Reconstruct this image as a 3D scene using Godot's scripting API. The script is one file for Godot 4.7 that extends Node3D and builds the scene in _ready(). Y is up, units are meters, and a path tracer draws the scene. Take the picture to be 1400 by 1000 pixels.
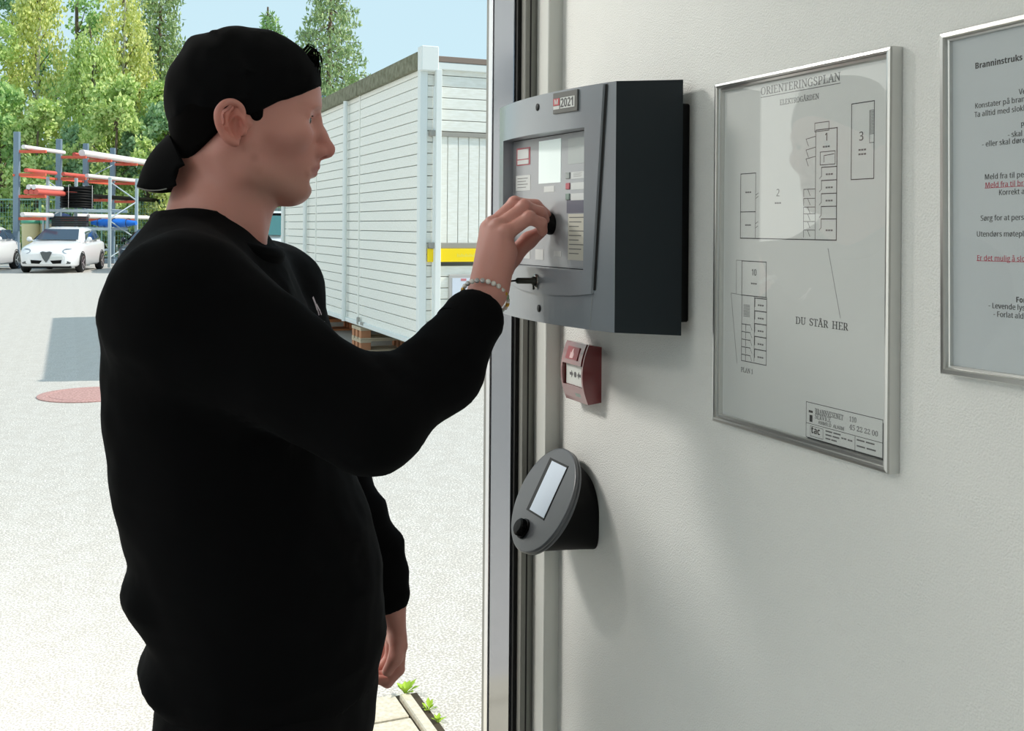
extends Node3D

# ---------------------------------------------------------------- small helpers
var used := {}
var mats := {}
var shared := {}
var rng := RandomNumberGenerator.new()


func numbered(called: String) -> String:
	if not used.has(called):
		used[called] = 0
		return called
	used[called] += 1
	return "%s_%03d" % [called, used[called]]


func tag(o: Node, label: String, category: String, group := "") -> void:
	o.set_meta("label", label)
	o.set_meta("category", category)
	if group != "":
		o.set_meta("group", group)


func thing(called: String, label: String, category: String, at := Vector3.ZERO, turn := 0.0, group := "") -> Node3D:
	var o := Node3D.new()
	o.name = numbered(called)
	add_child(o)
	o.position = at
	o.rotation_degrees.y = turn
	tag(o, label, category, group)
	return o


func obj(called: String, mesh: Mesh, m: Material, parent: Node = self) -> MeshInstance3D:
	var o := MeshInstance3D.new()
	o.name = numbered(called) if parent == self else called
	o.mesh = mesh
	o.material_override = m
	o.cast_shadow = GeometryInstance3D.SHADOW_CASTING_SETTING_ON
	parent.add_child(o, true)
	return o


func struct(called: String, mesh: Mesh, m: Material, parent: Node = self) -> MeshInstance3D:
	var o := obj(called, mesh, m, parent)
	o.set_meta("kind", "structure")
	return o


func mat(key: String, c: Color, rough := 0.7, metal := 0.0, spec := 0.5) -> StandardMaterial3D:
	if mats.has(key):
		return mats[key]
	var m := StandardMaterial3D.new()
	m.resource_name = key
	m.albedo_color = c
	m.roughness = rough
	m.metallic = metal
	m.metallic_specular = spec
	mats[key] = m
	return m


func noise_tex(freq: float, kind: int, octaves: int, lo: Color, hi: Color, size := 512, sd := 1, a := 0.0, b := 1.0) -> NoiseTexture2D:
	var n := FastNoiseLite.new()
	n.noise_type = kind
	n.frequency = freq
	n.seed = sd
	n.fractal_octaves = octaves
	var g := Gradient.new()
	g.set_color(0, lo)
	g.set_color(1, hi)
	g.set_offset(0, a)
	g.set_offset(1, b)
	var t := NoiseTexture2D.new()
	t.width = size
	t.height = size
	t.seamless = true
	t.noise = n
	t.color_ramp = g
	return t


func triplanar(m: StandardMaterial3D, scale: Vector3, world := true) -> StandardMaterial3D:
	m.uv1_triplanar = true
	m.uv1_world_triplanar = world
	m.uv1_scale = scale
	return m


func mb(smooth := false) -> SurfaceTool:
	var s := SurfaceTool.new()
	s.begin(Mesh.PRIMITIVE_TRIANGLES)
	s.set_smooth_group(0 if smooth else -1)
	return s


func done(s: SurfaceTool) -> ArrayMesh:
	s.generate_normals()
	return s.commit()


# a, b, c run counter-clockwise seen from outside
func tri(s: SurfaceTool, a: Vector3, b: Vector3, c: Vector3) -> void:
	s.add_vertex(a)
	s.add_vertex(c)
	s.add_vertex(b)


func tri_out(s: SurfaceTool, a: Vector3, b: Vector3, c: Vector3, inside: Vector3) -> void:
	if (b - a).cross(c - a).dot((a + b + c) / 3.0 - inside) >= 0.0:
		tri(s, a, b, c)
	else:
		tri(s, a, c, b)


func quad_out(s: SurfaceTool, a: Vector3, b: Vector3, c: Vector3, d: Vector3, inside: Vector3) -> void:
	tri_out(s, a, b, c, inside)
	tri_out(s, a, c, d, inside)


func quad(s: SurfaceTool, a: Vector3, b: Vector3, c: Vector3, d: Vector3) -> void:
	tri(s, a, b, c)
	tri(s, a, c, d)


# box with chamfered edges
func box(s: SurfaceTool, c: Vector3, size: Vector3, ch := 0.0, bs := Basis.IDENTITY) -> void:
	var h := size * 0.5
	var e := minf(ch, minf(h.x, minf(h.y, h.z)) * 0.49)
	for ax in 3:
		var u := (ax + 1) % 3
		var v := (ax + 2) % 3
		for sg in [-1.0, 1.0]:
			var p: Array[Vector3] = []
			for k: Vector2 in [Vector2(-1, -1), Vector2(1, -1), Vector2(1, 1), Vector2(-1, 1)]:
				var q := Vector3.ZERO
				q[ax] = sg * h[ax]
				q[u] = k.x * (h[u] - e)
				q[v] = k.y * (h[v] - e)
				p.append(c + bs * q)
			quad_out(s, p[0], p[1], p[2], p[3], c)
		if e <= 0.0:
			continue
		for su in [-1.0, 1.0]:
			for sv in [-1.0, 1.0]:
				var p: Array[Vector3] = []
				for k: Vector2 in [Vector2(-1, 0), Vector2(1, 0), Vector2(1, 1), Vector2(-1, 1)]:
					var q := Vector3.ZERO
					q[ax] = k.x * (h[ax] - e)
					q[u] = su * (h[u] - (e if k.y > 0.5 else 0.0))
					q[v] = sv * (h[v] - (0.0 if k.y > 0.5 else e))
					p.append(c + bs * q)
				quad_out(s, p[0], p[1], p[2], p[3], c)
	if e > 0.0:
		for sx in [-1.0, 1.0]:
			for sy in [-1.0, 1.0]:
				for sz in [-1.0, 1.0]:
					var p: Array[Vector3] = []
					for ax in 3:
						var q := Vector3(sx * h.x, sy * h.y, sz * h.z)
						for o in 3:
							if o != ax:
								q[o] -= signf(q[o]) * e
						p.append(c + bs * q)
					tri_out(s, p[0], p[1], p[2], c)


func box_mesh(size: Vector3, ch := 0.0) -> Mesh:
	var k := "%s/%s" % [size, ch]
	if not shared.has(k):
		var s := mb()
		box(s, Vector3.ZERO, size, ch)
		shared[k] = done(s)
	return shared[k]


func put_box(called: String, c: Vector3, size: Vector3, ch: float, m: Material, parent: Node) -> MeshInstance3D:
	var o := obj(called, box_mesh(size, ch), m, parent)
	o.position = c
	return o


# box between two corners, as a piece of the setting
func wall_box(called: String, a: Vector3, b: Vector3, m: Material, ch := 0.0) -> MeshInstance3D:
	var o := struct(called, box_mesh((b - a).abs(), ch), m)
	o.position = (a + b) * 0.5
	return o


func loft(s: SurfaceTool, rings: Array, cap0 := true, cap1 := true) -> void:
	var mids: Array[Vector3] = []
	for r: PackedVector3Array in rings:
		var m := Vector3.ZERO
		for p in r:
			m += p
		mids.append(m / r.size())
	for i in rings.size() - 1:
		var a: PackedVector3Array = rings[i]
		var b: PackedVector3Array = rings[i + 1]
		var mid := (mids[i] + mids[i + 1]) * 0.5
		for j in a.size():
			var k := (j + 1) % a.size()
			quad_out(s, a[j], a[k], b[k], b[j], mid)
	var n := rings.size() - 1
	s.set_smooth_group(-1)
	if cap0:
		var r: PackedVector3Array = rings[0]
		for j in r.size():
			tri_out(s, r[j], r[(j + 1) % r.size()], mids[0], mids[mini(1, n)])
	if cap1:
		var r: PackedVector3Array = rings[n]
		for j in r.size():
			tri_out(s, r[j], r[(j + 1) % r.size()], mids[n], mids[maxi(n - 1, 0)])
	s.set_smooth_group(0)


func circle(c: Vector3, axis: Vector3, r: float, n: int, start := 0.0) -> PackedVector3Array:
	var a := axis.normalized()
	var u := a.cross(Vector3.UP if absf(a.y) < 0.9 else Vector3.RIGHT).normalized()
	var v := a.cross(u)
	var out := PackedVector3Array()
	for i in n:
		var t := TAU * i / n + start
		out.append(c + (u * cos(t) + v * sin(t)) * r)
	return out


func tube(s: SurfaceTool, pts: Array, r0: float, n := 8, r1 := -1.0) -> void:
	if r1 < 0.0:
		r1 = r0
	var rings := []
	var u := Vector3.ZERO
	for i in pts.size():
		var d: Vector3 = (pts[mini(i + 1, pts.size() - 1)] - pts[maxi(i - 1, 0)]).normalized()
		if u == Vector3.ZERO:
			u = d.cross(Vector3.UP if absf(d.y) < 0.9 else Vector3.RIGHT).normalized()
		u = (u - d * u.dot(d)).normalized()
		var v := d.cross(u)
		var ring := PackedVector3Array()
		var r := lerpf(r0, r1, i / maxf(1.0, pts.size() - 1.0))
		for k in n:
			ring.append(pts[i] + (u * cos(TAU * k / n) + v * sin(TAU * k / n)) * r)
		rings.append(ring)
	loft(s, rings)


func tube_mesh(pts: Array, r: float, n := 8) -> Mesh:
	var s := mb(true)
	tube(s, pts, r, n)
	return done(s)


# turned profile of (radius, height) pairs along an axis
func lathe(s: SurfaceTool, o: Vector3, axis: Vector3, prof: Array, n := 24) -> void:
	var rings := []
	for p: Vector2 in prof:
		rings.append(circle(o + axis.normalized() * p.y, axis, maxf(p.x, 0.0001), n))
	loft(s, rings)


func lathe_mesh(axis: Vector3, prof: Array, n := 24, smooth := true) -> Mesh:
	var s := mb(smooth)
	lathe(s, Vector3.ZERO, axis, prof, n)
	return done(s)


# flat outline given thickness along z of xf
func prism(s: SurfaceTool, poly: PackedVector2Array, z0: float, z1: float, xf := Transform3D.IDENTITY) -> void:
	var ix := Geometry2D.triangulate_polygon(poly)
	var up := xf.basis.z.normalized()
	for z in [z0, z1]:
		var away := up * (-1.0 if z == minf(z0, z1) else 1.0)
		for i in range(0, ix.size(), 3):
			var a := xf * Vector3(poly[ix[i]].x, poly[ix[i]].y, z)
			var b := xf * Vector3(poly[ix[i + 1]].x, poly[ix[i + 1]].y, z)
			var c := xf * Vector3(poly[ix[i + 2]].x, poly[ix[i + 2]].y, z)
			tri_out(s, a, b, c, a - away)
	var ccw := not Geometry2D.is_polygon_clockwise(poly)
	for i in poly.size():
		var p := poly[i]
		var q := poly[(i + 1) % poly.size()]
		var lo := minf(z0, z1)
		var hi := maxf(z0, z1)
		var a := xf * Vector3(p.x, p.y, lo)
		var b := xf * Vector3(q.x, q.y, lo)
		var c := xf * Vector3(q.x, q.y, hi)
		var d := xf * Vector3(p.x, p.y, hi)
		if ccw:
			quad(s, a, b, c, d)
		else:
			quad(s, d, c, b, a)


# lettering: em height h, at p, facing +z of the parent
func text(parent: Node, words: String, p: Vector3, h: float, m: Material, align := 0, width := 0.0, font := "Droid Sans", bold := false, called := "lettering") -> MeshInstance3D:
	var t := TextMesh.new()
	var f := SystemFont.new()
	f.font_names = PackedStringArray([font])
	if bold:
		f.font_weight = 700
	t.font = f
	t.text = words
	t.font_size = 48
	t.pixel_size = h / 48.0
	t.depth = 0.0003
	t.curve_step = 1.5
	t.horizontal_alignment = [HORIZONTAL_ALIGNMENT_LEFT, HORIZONTAL_ALIGNMENT_CENTER, HORIZONTAL_ALIGNMENT_RIGHT][align]
	var o := obj(called, t, m, parent)
	o.position = p
	if width > 0.0:
		var w := t.get_aabb().size.x
		if w > 0.0:
			o.scale.x = width / w
	return o


# thin printed line between two points of a sheet
func line(s: SurfaceTool, a: Vector2, b: Vector2, w: float, z: float) -> void:
	var d := (b - a).normalized() * w * 0.5
	var n := Vector2(-d.y, d.x)
	a -= d
	b += d
	quad(s, Vector3(a.x - n.x, a.y - n.y, z), Vector3(b.x - n.x, b.y - n.y, z), Vector3(b.x + n.x, b.y + n.y, z), Vector3(a.x + n.x, a.y + n.y, z))


func rect_lines(s: SurfaceTool, x0: float, y0: float, x1: float, y1: float, w: float, z: float) -> void:
	line(s, Vector2(x0, y0), Vector2(x1, y0), w, z)
	line(s, Vector2(x1, y0), Vector2(x1, y1), w, z)
	line(s, Vector2(x1, y1), Vector2(x0, y1), w, z)
	line(s, Vector2(x0, y1), Vector2(x0, y0), w, z)


func flat(s: SurfaceTool, x0: float, y0: float, x1: float, y1: float, z: float) -> void:
	quad(s, Vector3(x0, y0, z), Vector3(x1, y0, z), Vector3(x1, y1, z), Vector3(x0, y1, z))


# ---------------------------------------------------------------- distance fields for bodies and cloth
class Field:
	var prims: Array[Dictionary] = []
	var noise: FastNoiseLite
	var amp := 0.0
	var stretch := Vector3.ONE

	func cone(a: Vector3, b: Vector3, ra: float, rb: float, k := 0.02, cut := false) -> void:
		prims.append({"t": 0, "a": a, "ab": b - a, "l": maxf((b - a).length_squared(), 1e-9), "ra": ra, "rb": rb, "k": k, "cut": cut})

	func chain(pts: Array, rs: Array, k := 0.01) -> void:
		for i in pts.size() - 1:
			cone(pts[i], pts[i + 1], rs[i], rs[i + 1], k)

	func egg(c: Vector3, r: Vector3, k := 0.02, turn := Basis.IDENTITY, cut := false) -> void:
		prims.append({"t": 1, "a": c, "r": r, "i": turn.transposed(), "k": k, "cut": cut})

	# stack of elliptical sections: rows of [y, x, half depth, half width], turned by ang about y
	func stack(rows: Array, ang: float, k := 0.03) -> void:
		prims.append({"t": 2, "rows": rows, "c": cos(ang), "s": sin(ang), "k": k, "cut": false})

	# keep only what lies on the side that n points to
	func half(a: Vector3, n: Vector3, k := 0.004) -> void:
		prims.append({"t": 3, "a": a, "n": n.normalized(), "k": k, "cut": true})

	func one(d: Dictionary, p: Vector3) -> float:
		match d.t:
			0:
				var pa: Vector3 = p - d.a
				var ab: Vector3 = d.ab
				var h := clampf(pa.dot(ab) / d.l, 0.0, 1.0)
				return (pa - ab * h).length() - lerpf(d.ra, d.rb, h)
			1:
				var q: Vector3 = d.i * (p - d.a)
				var r: Vector3 = d.r
				var k0 := (q / r).length()
				var k1 := (q / (r * r)).length()
				return k0 * (k0 - 1.0) / maxf(k1, 1e-6)
			2:
				var rows: Array = d.rows
				var i := 0
				while i < rows.size() - 2 and p.y < rows[i + 1][0]:
					i += 1
				var y0: float = rows[i][0]
				var y1: float = rows[i + 1][0]
				var t := clampf((y0 - p.y) / (y0 - y1), 0.0, 1.0)
				var x := p.x - lerpf(rows[i][1], rows[i + 1][1], t)
				var a := lerpf(rows[i][2], rows[i + 1][2], t)
				var b := lerpf(rows[i][3], rows[i + 1][3], t)
				var u: float = x * d.c + p.z * d.s
				var w: float = -x * d.s + p.z * d.c
				var k0 := sqrt(u * u / (a * a) + w * w / (b * b))
				var k1 := sqrt(u * u / (a * a * a * a) + w * w / (b * b * b * b))
				var dd := k0 * (k0 - 1.0) / maxf(k1, 1e-6)
				var top: float = rows[0][0]
				var low: float = rows[rows.size() - 1][0]
				return maxf(dd, maxf(p.y - top, low - p.y))
			_:
				return -(p - d.a).dot(d.n)
		return 1e9

	func value(p: Vector3, which: PackedInt32Array) -> float:
		var v := 1e3
		for i in which:
			var d := prims[i]
			var e := one(d, p)
			var k: float = d.k
			if d.cut:
				if d.t != 3:
					e = -e
				var h := maxf(k - absf(v - e), 0.0) / k
				v = maxf(v, e) + h * h * k * 0.25
			else:
				var h := maxf(k - absf(v - e), 0.0) / k
				v = minf(v, e) - h * h * k * 0.25
		if amp > 0.0:
			var q := p * stretch
			v += amp * noise.get_noise_3d(q.x, q.y, q.z)
		return v

	# surface nets over the box lo..hi; only blocks of four cells near the surface are looked at
	func mesh_into(vs: PackedVector3Array, ns: PackedVector3Array, ix: PackedInt32Array, lo: Vector3, hi: Vector3, cell: float) -> void:
		const B := 4
		var nx := int(ceil((hi.x - lo.x) / cell / B)) * B
		var ny := int(ceil((hi.y - lo.y) / cell / B)) * B
		var nz := int(ceil((hi.z - lo.z) / cell / B)) * B
		var sy := nx + 1
		var sz := (nx + 1) * (ny + 1)
		var grid := PackedFloat32Array()
		grid.resize(sz * (nz + 1))
		grid.fill(99.0)
		var ids := PackedInt32Array()
		ids.resize(sz * (nz + 1))
		ids.fill(-1)
		var half_d := cell * B * 0.5 * 1.7321
		var blocks: Array[Vector3i] = []
		for bz in range(0, nz, B):
			for by in range(0, ny, B):
				for bx in range(0, nx, B):
					var c := lo + Vector3(bx + B * 0.5, by + B * 0.5, bz + B * 0.5) * cell
					var ds := PackedFloat32Array()
					var least := 1e3
					for d in prims:
						var e := one(d, c)
						if d.t == 1 or d.t == 2:
							e *= 0.6 if e > 0.0 else 1.0
						ds.append(e)
						if not d.cut:
							least = minf(least, e - d.k * 0.25)
					if least > half_d * 1.3 + amp:
						continue
					var which := PackedInt32Array()
					for i in prims.size():
						var d := prims[i]
						if d.cut:
							if d.t == 3 or ds[i] < half_d * 1.5 + d.k:
								which.append(i)
						elif ds[i] < least + 2.6 * half_d + d.k * 1.3 + 0.004:
							which.append(i)
					var some_in := false
					var some_out := false
					for z in range(bz, bz + B + 1):
						for y in range(by, by + B + 1):
							var at := z * sz + y * sy + bx
							for x in B + 1:
								var g := grid[at + x]
								if g == 99.0:
									g = value(lo + Vector3(bx + x, y, z) * cell, which)
									grid[at + x] = g
								if g < 0.0:
									some_in = true
								else:
									some_out = true
					if some_in and some_out:
						blocks.append(Vector3i(bx, by, bz))
		var off := PackedInt32Array([0, 1, sy, sy + 1, sz, sz + 1, sz + sy, sz + sy + 1])
		var ea := PackedInt32Array([0, 2, 4, 6, 0, 1, 4, 5, 0, 1, 2, 3])
		var eb := PackedInt32Array([1, 3, 5, 7, 2, 3, 6, 7, 4, 5, 6, 7])
		for b in blocks:
			for z in range(b.z, b.z + B):
				for y in range(b.y, b.y + B):
					for x in range(b.x, b.x + B):
						var at := z * sz + y * sy + x
						var g := PackedFloat32Array()
						var m := 0
						for i in 8:
							var v := grid[at + off[i]]
							g.append(v)
							if v < 0.0:
								m += 1
						if m == 0 or m == 8:
							continue
						var sum := Vector3.ZERO
						var cnt := 0
						for e in 12:
							var a := ea[e]
							var c := eb[e]
							if (g[a] < 0.0) != (g[c] < 0.0):
								var t := g[a] / (g[a] - g[c])
								var pa := Vector3(a & 1, (a >> 1) & 1, a >> 2)
								var pb := Vector3(c & 1, (c >> 1) & 1, c >> 2)
								sum += pa.lerp(pb, t)
								cnt += 1
						ids[at] = vs.size()
						vs.append(lo + (Vector3(x, y, z) + sum / cnt) * cell)
						var n := Vector3(g[1] + g[3] + g[5] + g[7] - g[0] - g[2] - g[4] - g[6], g[2] + g[3] + g[6] + g[7] - g[0] - g[1] - g[4] - g[5], g[4] + g[5] + g[6] + g[7] - g[0] - g[1] - g[2] - g[3])
						ns.append(n.normalized())
		var st3 := PackedInt32Array([1, sy, sz])
		for b in blocks:
			for z in range(b.z, b.z + B):
				for y in range(b.y, b.y + B):
					for x in range(b.x, b.x + B):
						var at := z * sz + y * sy + x
						var inside := grid[at] < 0.0
						for ax in 3:
							if (grid[at + st3[ax]] < 0.0) == inside:
								continue
							var u := st3[(ax + 1) % 3]
							var v := st3[(ax + 2) % 3]
							if at - u - v < 0:
								continue
							var i0 := ids[at - u - v]
							var i1 := ids[at - v]
							var i2 := ids[at]
							var i3 := ids[at - u]
							if i0 < 0 or i1 < 0 or i2 < 0 or i3 < 0:
								continue
							if inside:
								ix.append_array(PackedInt32Array([i0, i2, i1, i0, i3, i2]))
							else:
								ix.append_array(PackedInt32Array([i0, i1, i2, i0, i2, i3]))


class Bag:
	var vs := PackedVector3Array()
	var ns := PackedVector3Array()
	var ix := PackedInt32Array()

	func add(f: Field, lo: Vector3, hi: Vector3, cell: float) -> void:
		f.mesh_into(vs, ns, ix, lo, hi, cell)

	func mesh(paint = null) -> ArrayMesh:
		var arr := []
		arr.resize(Mesh.ARRAY_MAX)
		arr[Mesh.ARRAY_VERTEX] = vs
		arr[Mesh.ARRAY_NORMAL] = ns
		arr[Mesh.ARRAY_INDEX] = ix
		if paint != null:
			var cs := PackedColorArray()
			for p in vs:
				cs.append(paint.call(p))
			arr[Mesh.ARRAY_COLOR] = cs
		var m := ArrayMesh.new()
		m.add_surface_from_arrays(Mesh.PRIMITIVE_TRIANGLES, arr)
		return m


# ---------------------------------------------------------------- scene
func _ready() -> void:
	rng.seed = 7
	camera_and_light()
	materials()
	room()
	ground()
	hut()
	yard()
	trees()
	alarm_panel()
	call_point()
	round_terminal()
	plan_frame()
	notice_frame()
	person()


func camera_and_light() -> void:
	var cam := Camera3D.new()
	cam.name = "camera"
	cam.projection = Camera3D.PROJECTION_FRUSTUM
	cam.near = 0.05
	cam.far = 400.0
	cam.size = 0.05 * 1000.0 / 1430.0
	cam.frustum_offset = Vector2(0.0, -189.0 / 1430.0 * 0.05)
	cam.position = Vector3(0, 1.54, 0)
	cam.rotation_degrees = Vector3(0, -23.0, 0.45)
	add_child(cam)
	cam.current = true
	var we := WorldEnvironment.new()
	we.name = "world_environment"
	var e := Environment.new()
	e.background_mode = Environment.BG_SKY
	var sky := Sky.new()
	var sm := ProceduralSkyMaterial.new()
	sm.sky_top_color = Color(0.74, 0.87, 0.96)
	sm.sky_horizon_color = Color(0.83, 0.95, 0.985)
	sm.sky_curve = 0.4
	sm.ground_bottom_color = Color(0.55, 0.55, 0.53)
	sm.ground_horizon_color = Color(0.75, 0.8, 0.8)
	sm.sun_angle_max = 4.0
	sm.sky_energy_multiplier = 1.0
	sky.sky_material = sm
	e.sky = sky
	e.background_energy_multiplier = 1.0
	e.tonemap_mode = Environment.TONE_MAPPER_LINEAR
	e.tonemap_exposure = 1.0
	e.sdfgi_enabled = true
	e.ssao_enabled = true
	e.ssil_enabled = true
	we.environment = e
	add_child(we)
	var sun := DirectionalLight3D.new()
	sun.name = "sun"
	sun.light_color = Color(1.0, 0.965, 0.915)
	sun.light_energy = 1.2
	sun.light_angular_distance = 0.5
	sun.shadow_enabled = true
	add_child(sun)
	sun.look_at_from_position(Vector3(0.711, 0.675, 0.199), Vector3.ZERO)


func materials() -> void:
	var w := mat("painted wall", Color(0.925, 0.925, 0.91), 0.62)
	w.heightmap_enabled = true
	w.heightmap_texture = noise_tex(0.09, FastNoiseLite.TYPE_SIMPLEX_SMOOTH, 3, Color.BLACK, Color.WHITE, 1024, 3)
	w.heightmap_scale = 0.085
	triplanar(w, Vector3(3.4, 3.4, 3.4))
	mat("casing paint", Color(0.84, 0.845, 0.825), 0.45)
	mat("grey profile", Color(0.52, 0.52, 0.5), 0.4, 0.3)
	mat("black rubber", Color(0.02, 0.02, 0.022), 0.6)
	mat("polished aluminium", Color(0.56, 0.57, 0.6), 0.12, 1.0)
	mat("bright aluminium", Color(0.9, 0.9, 0.91), 0.3, 0.9)
	mat("frame aluminium", Color(0.82, 0.82, 0.81), 0.28, 0.9)
	var fl := mat("floor vinyl", Color(0.72, 0.71, 0.69), 0.4)
	fl.albedo_texture = noise_tex(0.05, FastNoiseLite.TYPE_SIMPLEX, 4, Color(0.85, 0.85, 0.85), Color.WHITE, 512, 5)
	triplanar(fl, Vector3(1, 1, 1))
	mat("ceiling paint", Color(0.93, 0.93, 0.92), 0.8)
	mat("dim paint", Color(0.75, 0.75, 0.73), 0.8)
	var gl := mat("window glass", Color(0.9, 0.95, 0.94, 0.06), 0.02)
	gl.transparency = BaseMaterial3D.TRANSPARENCY_ALPHA
	var pg := mat("picture glass", Color(0.97, 0.98, 0.97, 0.03), 0.0)
	pg.transparency = BaseMaterial3D.TRANSPARENCY_ALPHA
	var asphalt := mat("asphalt", Color(1.0, 0.99, 0.97), 0.95)
	asphalt.albedo_texture = noise_tex(0.11, FastNoiseLite.TYPE_CELLULAR, 2, Color(0.58, 0.575, 0.565), Color(0.96, 0.955, 0.945), 1024, 11, 0.05, 0.85)
	triplanar(asphalt, Vector3(0.9, 0.9, 0.9))
	asphalt.detail_enabled = true
	asphalt.detail_blend_mode = BaseMaterial3D.BLEND_MODE_MUL
	asphalt.detail_albedo = noise_tex(0.012, FastNoiseLite.TYPE_SIMPLEX, 4, Color(0.975, 0.97, 0.965), Color(1, 1, 1), 512, 12, 0.25, 0.7)
	var con := mat("pale concrete", Color(0.9, 0.87, 0.8), 0.9)
	con.albedo_texture = noise_tex(0.05, FastNoiseLite.TYPE_SIMPLEX, 5, Color(0.8, 0.8, 0.78), Color(0.95, 0.95, 0.95), 512, 21)
	triplanar(con, Vector3(1.5, 1.5, 1.5))
	mat("earth", Color(0.25, 0.22, 0.17), 1.0)
	mat("paper", Color(0.87, 0.88, 0.87), 0.8)
	mat("ink", Color(0.17, 0.17, 0.17), 0.8)
	mat("soft ink", Color(0.42, 0.42, 0.42), 0.8)
	mat("red ink", Color(0.72, 0.2, 0.3), 0.8)
	mat("charcoal plastic", Color(0.135, 0.165, 0.185), 0.55, 0.0, 0.35)
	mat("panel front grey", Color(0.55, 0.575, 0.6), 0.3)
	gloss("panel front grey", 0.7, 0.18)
	mat("dark plastic", Color(0.1, 0.105, 0.115), 0.4)
	mat("black plastic", Color(0.012, 0.012, 0.014), 0.55, 0.0, 0.3)


func gloss(key: String, coat: float, rough: float) -> void:
	var m: StandardMaterial3D = mats[key]
	m.clearcoat_enabled = true
	m.clearcoat = coat
	m.clearcoat_roughness = rough


func wall_node(called: String, label: String, category: String, y: float, z: float, group := "") -> Node3D:
	# faces out of the right-hand wall: x to the right, y up, z out of the wall
	return thing(called, label, category, Vector3(0.76, y, z), -90.0, group)


func room() -> void:
	var w: Material = mats["painted wall"]
	var dim: Material = mats["dim paint"]
	wall_box("wall_right", Vector3(0.76, 0, -1.579), Vector3(0.95, 2.8, 3.2), w)
	wall_box("wall_back", Vector3(-3.6, 0, 3.0), Vector3(0.95, 2.8, 3.2), dim)
	wall_box("floor", Vector3(-3.6, -0.2, -1.78), Vector3(0.95, 0.0, 3.2), mats["floor vinyl"])
	wall_box("ceiling", Vector3(-3.6, 2.8, -1.78), Vector3(0.95, 3.1, 3.2), mats["ceiling paint"])
	# facade: a wide open entrance with a metal jamb and painted casing on its right
	wall_box("wall_front", Vector3(0.95, 0, -1.78), Vector3(8.0, 3.1, -1.645), w)
	wall_box("wall_front", Vector3(-3.6, 2.7, -1.78), Vector3(0.95, 3.1, -1.645), w)
	wall_box("trim_1", Vector3(0.7336, 0, -1.626), Vector3(0.95, 2.7, -1.579), mats["casing paint"], 0.0015)
	wall_box("trim_2", Vector3(0.7124, 0, -1.6445), Vector3(0.95, 2.7, -1.6262), mats["grey profile"], 0.001)
	wall_box("trim_3", Vector3(0.7211, 0, -1.628), Vector3(0.7232, 2.7, -1.6252), mats["black rubber"])
	wall_box("trim_4", Vector3(0.706, 0, -1.652), Vector3(0.95, 2.7, -1.6446), mats["black rubber"])
	wall_box("trim_5", Vector3(0.702, 0, -1.743), Vector3(0.95, 2.7, -1.6521), mats["polished aluminium"], 0.001)
	wall_box("trim_6", Vector3(0.708, 0, -1.75), Vector3(0.95, 2.7, -1.7431), mats["black rubber"])
	wall_box("trim_7", Vector3(0.7015, 0, -1.768), Vector3(0.95, 2.7, -1.7501), mats["bright aluminium"], 0.001)
	wall_box("trim_8", Vector3(0.704, 0, -1.785), Vector3(0.95, 2.7, -1.7681), mats["grey profile"], 0.001)
	wall_box("trim_9", Vector3(-0.42, 0, -1.785), Vector3(-0.17, 2.7, -1.66), mats["grey profile"], 0.004)
	# window wall on the left
	window_wall("window_1", Vector3(-3.55, 0, -1.7), 4.7, 2.8, 4)
	wall_box("added_canopy", Vector3(-1.7, 2.98, -3.2), Vector3(1.4, 3.1, -1.781), mats["ceiling paint"])  # roof added out of view to carry a fill lamp
	added_lamp(Vector3(-1.15, 2.98, -2.75), "added fill light panel under the canopy outside the entrance, out of the frame", 8.0)  # fill lamp added to light the wall beside the door
	for i in 3:  # row of unseen fill lamps added to brighten the room
		added_lamp(Vector3(-2.3, 2.8, -1.0 + 1.25 * i), ["added ceiling fill light nearest the entrance, out of the frame", "middle added ceiling fill light, out of the frame", "added ceiling fill light deepest in the room, out of the frame"][i], [1.55, 0.75, 0.4][i])


func added_lamp(at: Vector3, label: String, energy: float) -> void:  # added fill lamp: housing, glowing diffuser and area light
	var o := thing("added_light", label, "added fill light", at, 0.0, "added fill lights")
	put_box("housing", Vector3(0, -0.03, 0), Vector3(0.62, 0.05, 0.92), 0.006, mats["bright aluminium"], o)
	var glow := mat("lamp glow", Color(0.95, 0.95, 0.93), 0.5)
	glow.emission_enabled = true
	glow.emission = Color(1.0, 0.985, 0.96)
	glow.emission_energy_multiplier = 1.5
	put_box("diffuser", Vector3(0, -0.063, 0), Vector3(0.58, 0.008, 0.88), 0.0, glow, o)
	var l := AreaLight3D.new()
	l.name = "light"
	l.area_size = Vector2(0.56, 0.86)
	l.light_color = Color(1.0, 0.985, 0.96)
	l.light_energy = energy
	l.area_range = 14.0
	l.area_attenuation = 2.0
	l.shadow_enabled = true
	l.rotation_degrees.x = -90.0
	l.position = Vector3(0, -0.075, 0)
	o.add_child(l)


func window_wall(called: String, at: Vector3, length: float, h: float, n: int) -> void:
	var d := Vector3(0, 0, 1)
	var across := Vector3(1, 0, 0)
	var s := mb()
	for i in n + 1:
		box(s, at + d * (length * i / n) + Vector3(0, h * 0.5, 0), d * 0.05 + across * 0.07 + Vector3(0, h, 0), 0.004)
	for y: float in [0.05, h - 0.04]:
		for i in n:
			box(s, at + d * (length * (i + 0.5) / n) + Vector3(0, y, 0), d * (length / n - 0.05) + across * 0.07 + Vector3(0, 0.08, 0), 0.004)
	var f := struct(called, done(s), mats["grey profile"])
	for i in n:
		var q := mb()
		var z0 := at.z + length * i / n + 0.025
		var z1 := at.z + length * (i + 1) / n - 0.025
		quad(q, Vector3(at.x, 0.09, z1), Vector3(at.x, 0.09, z0), Vector3(at.x, h - 0.08, z0), Vector3(at.x, h - 0.08, z1))
		obj("pane", done(q), mats["window glass"], f)


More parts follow.
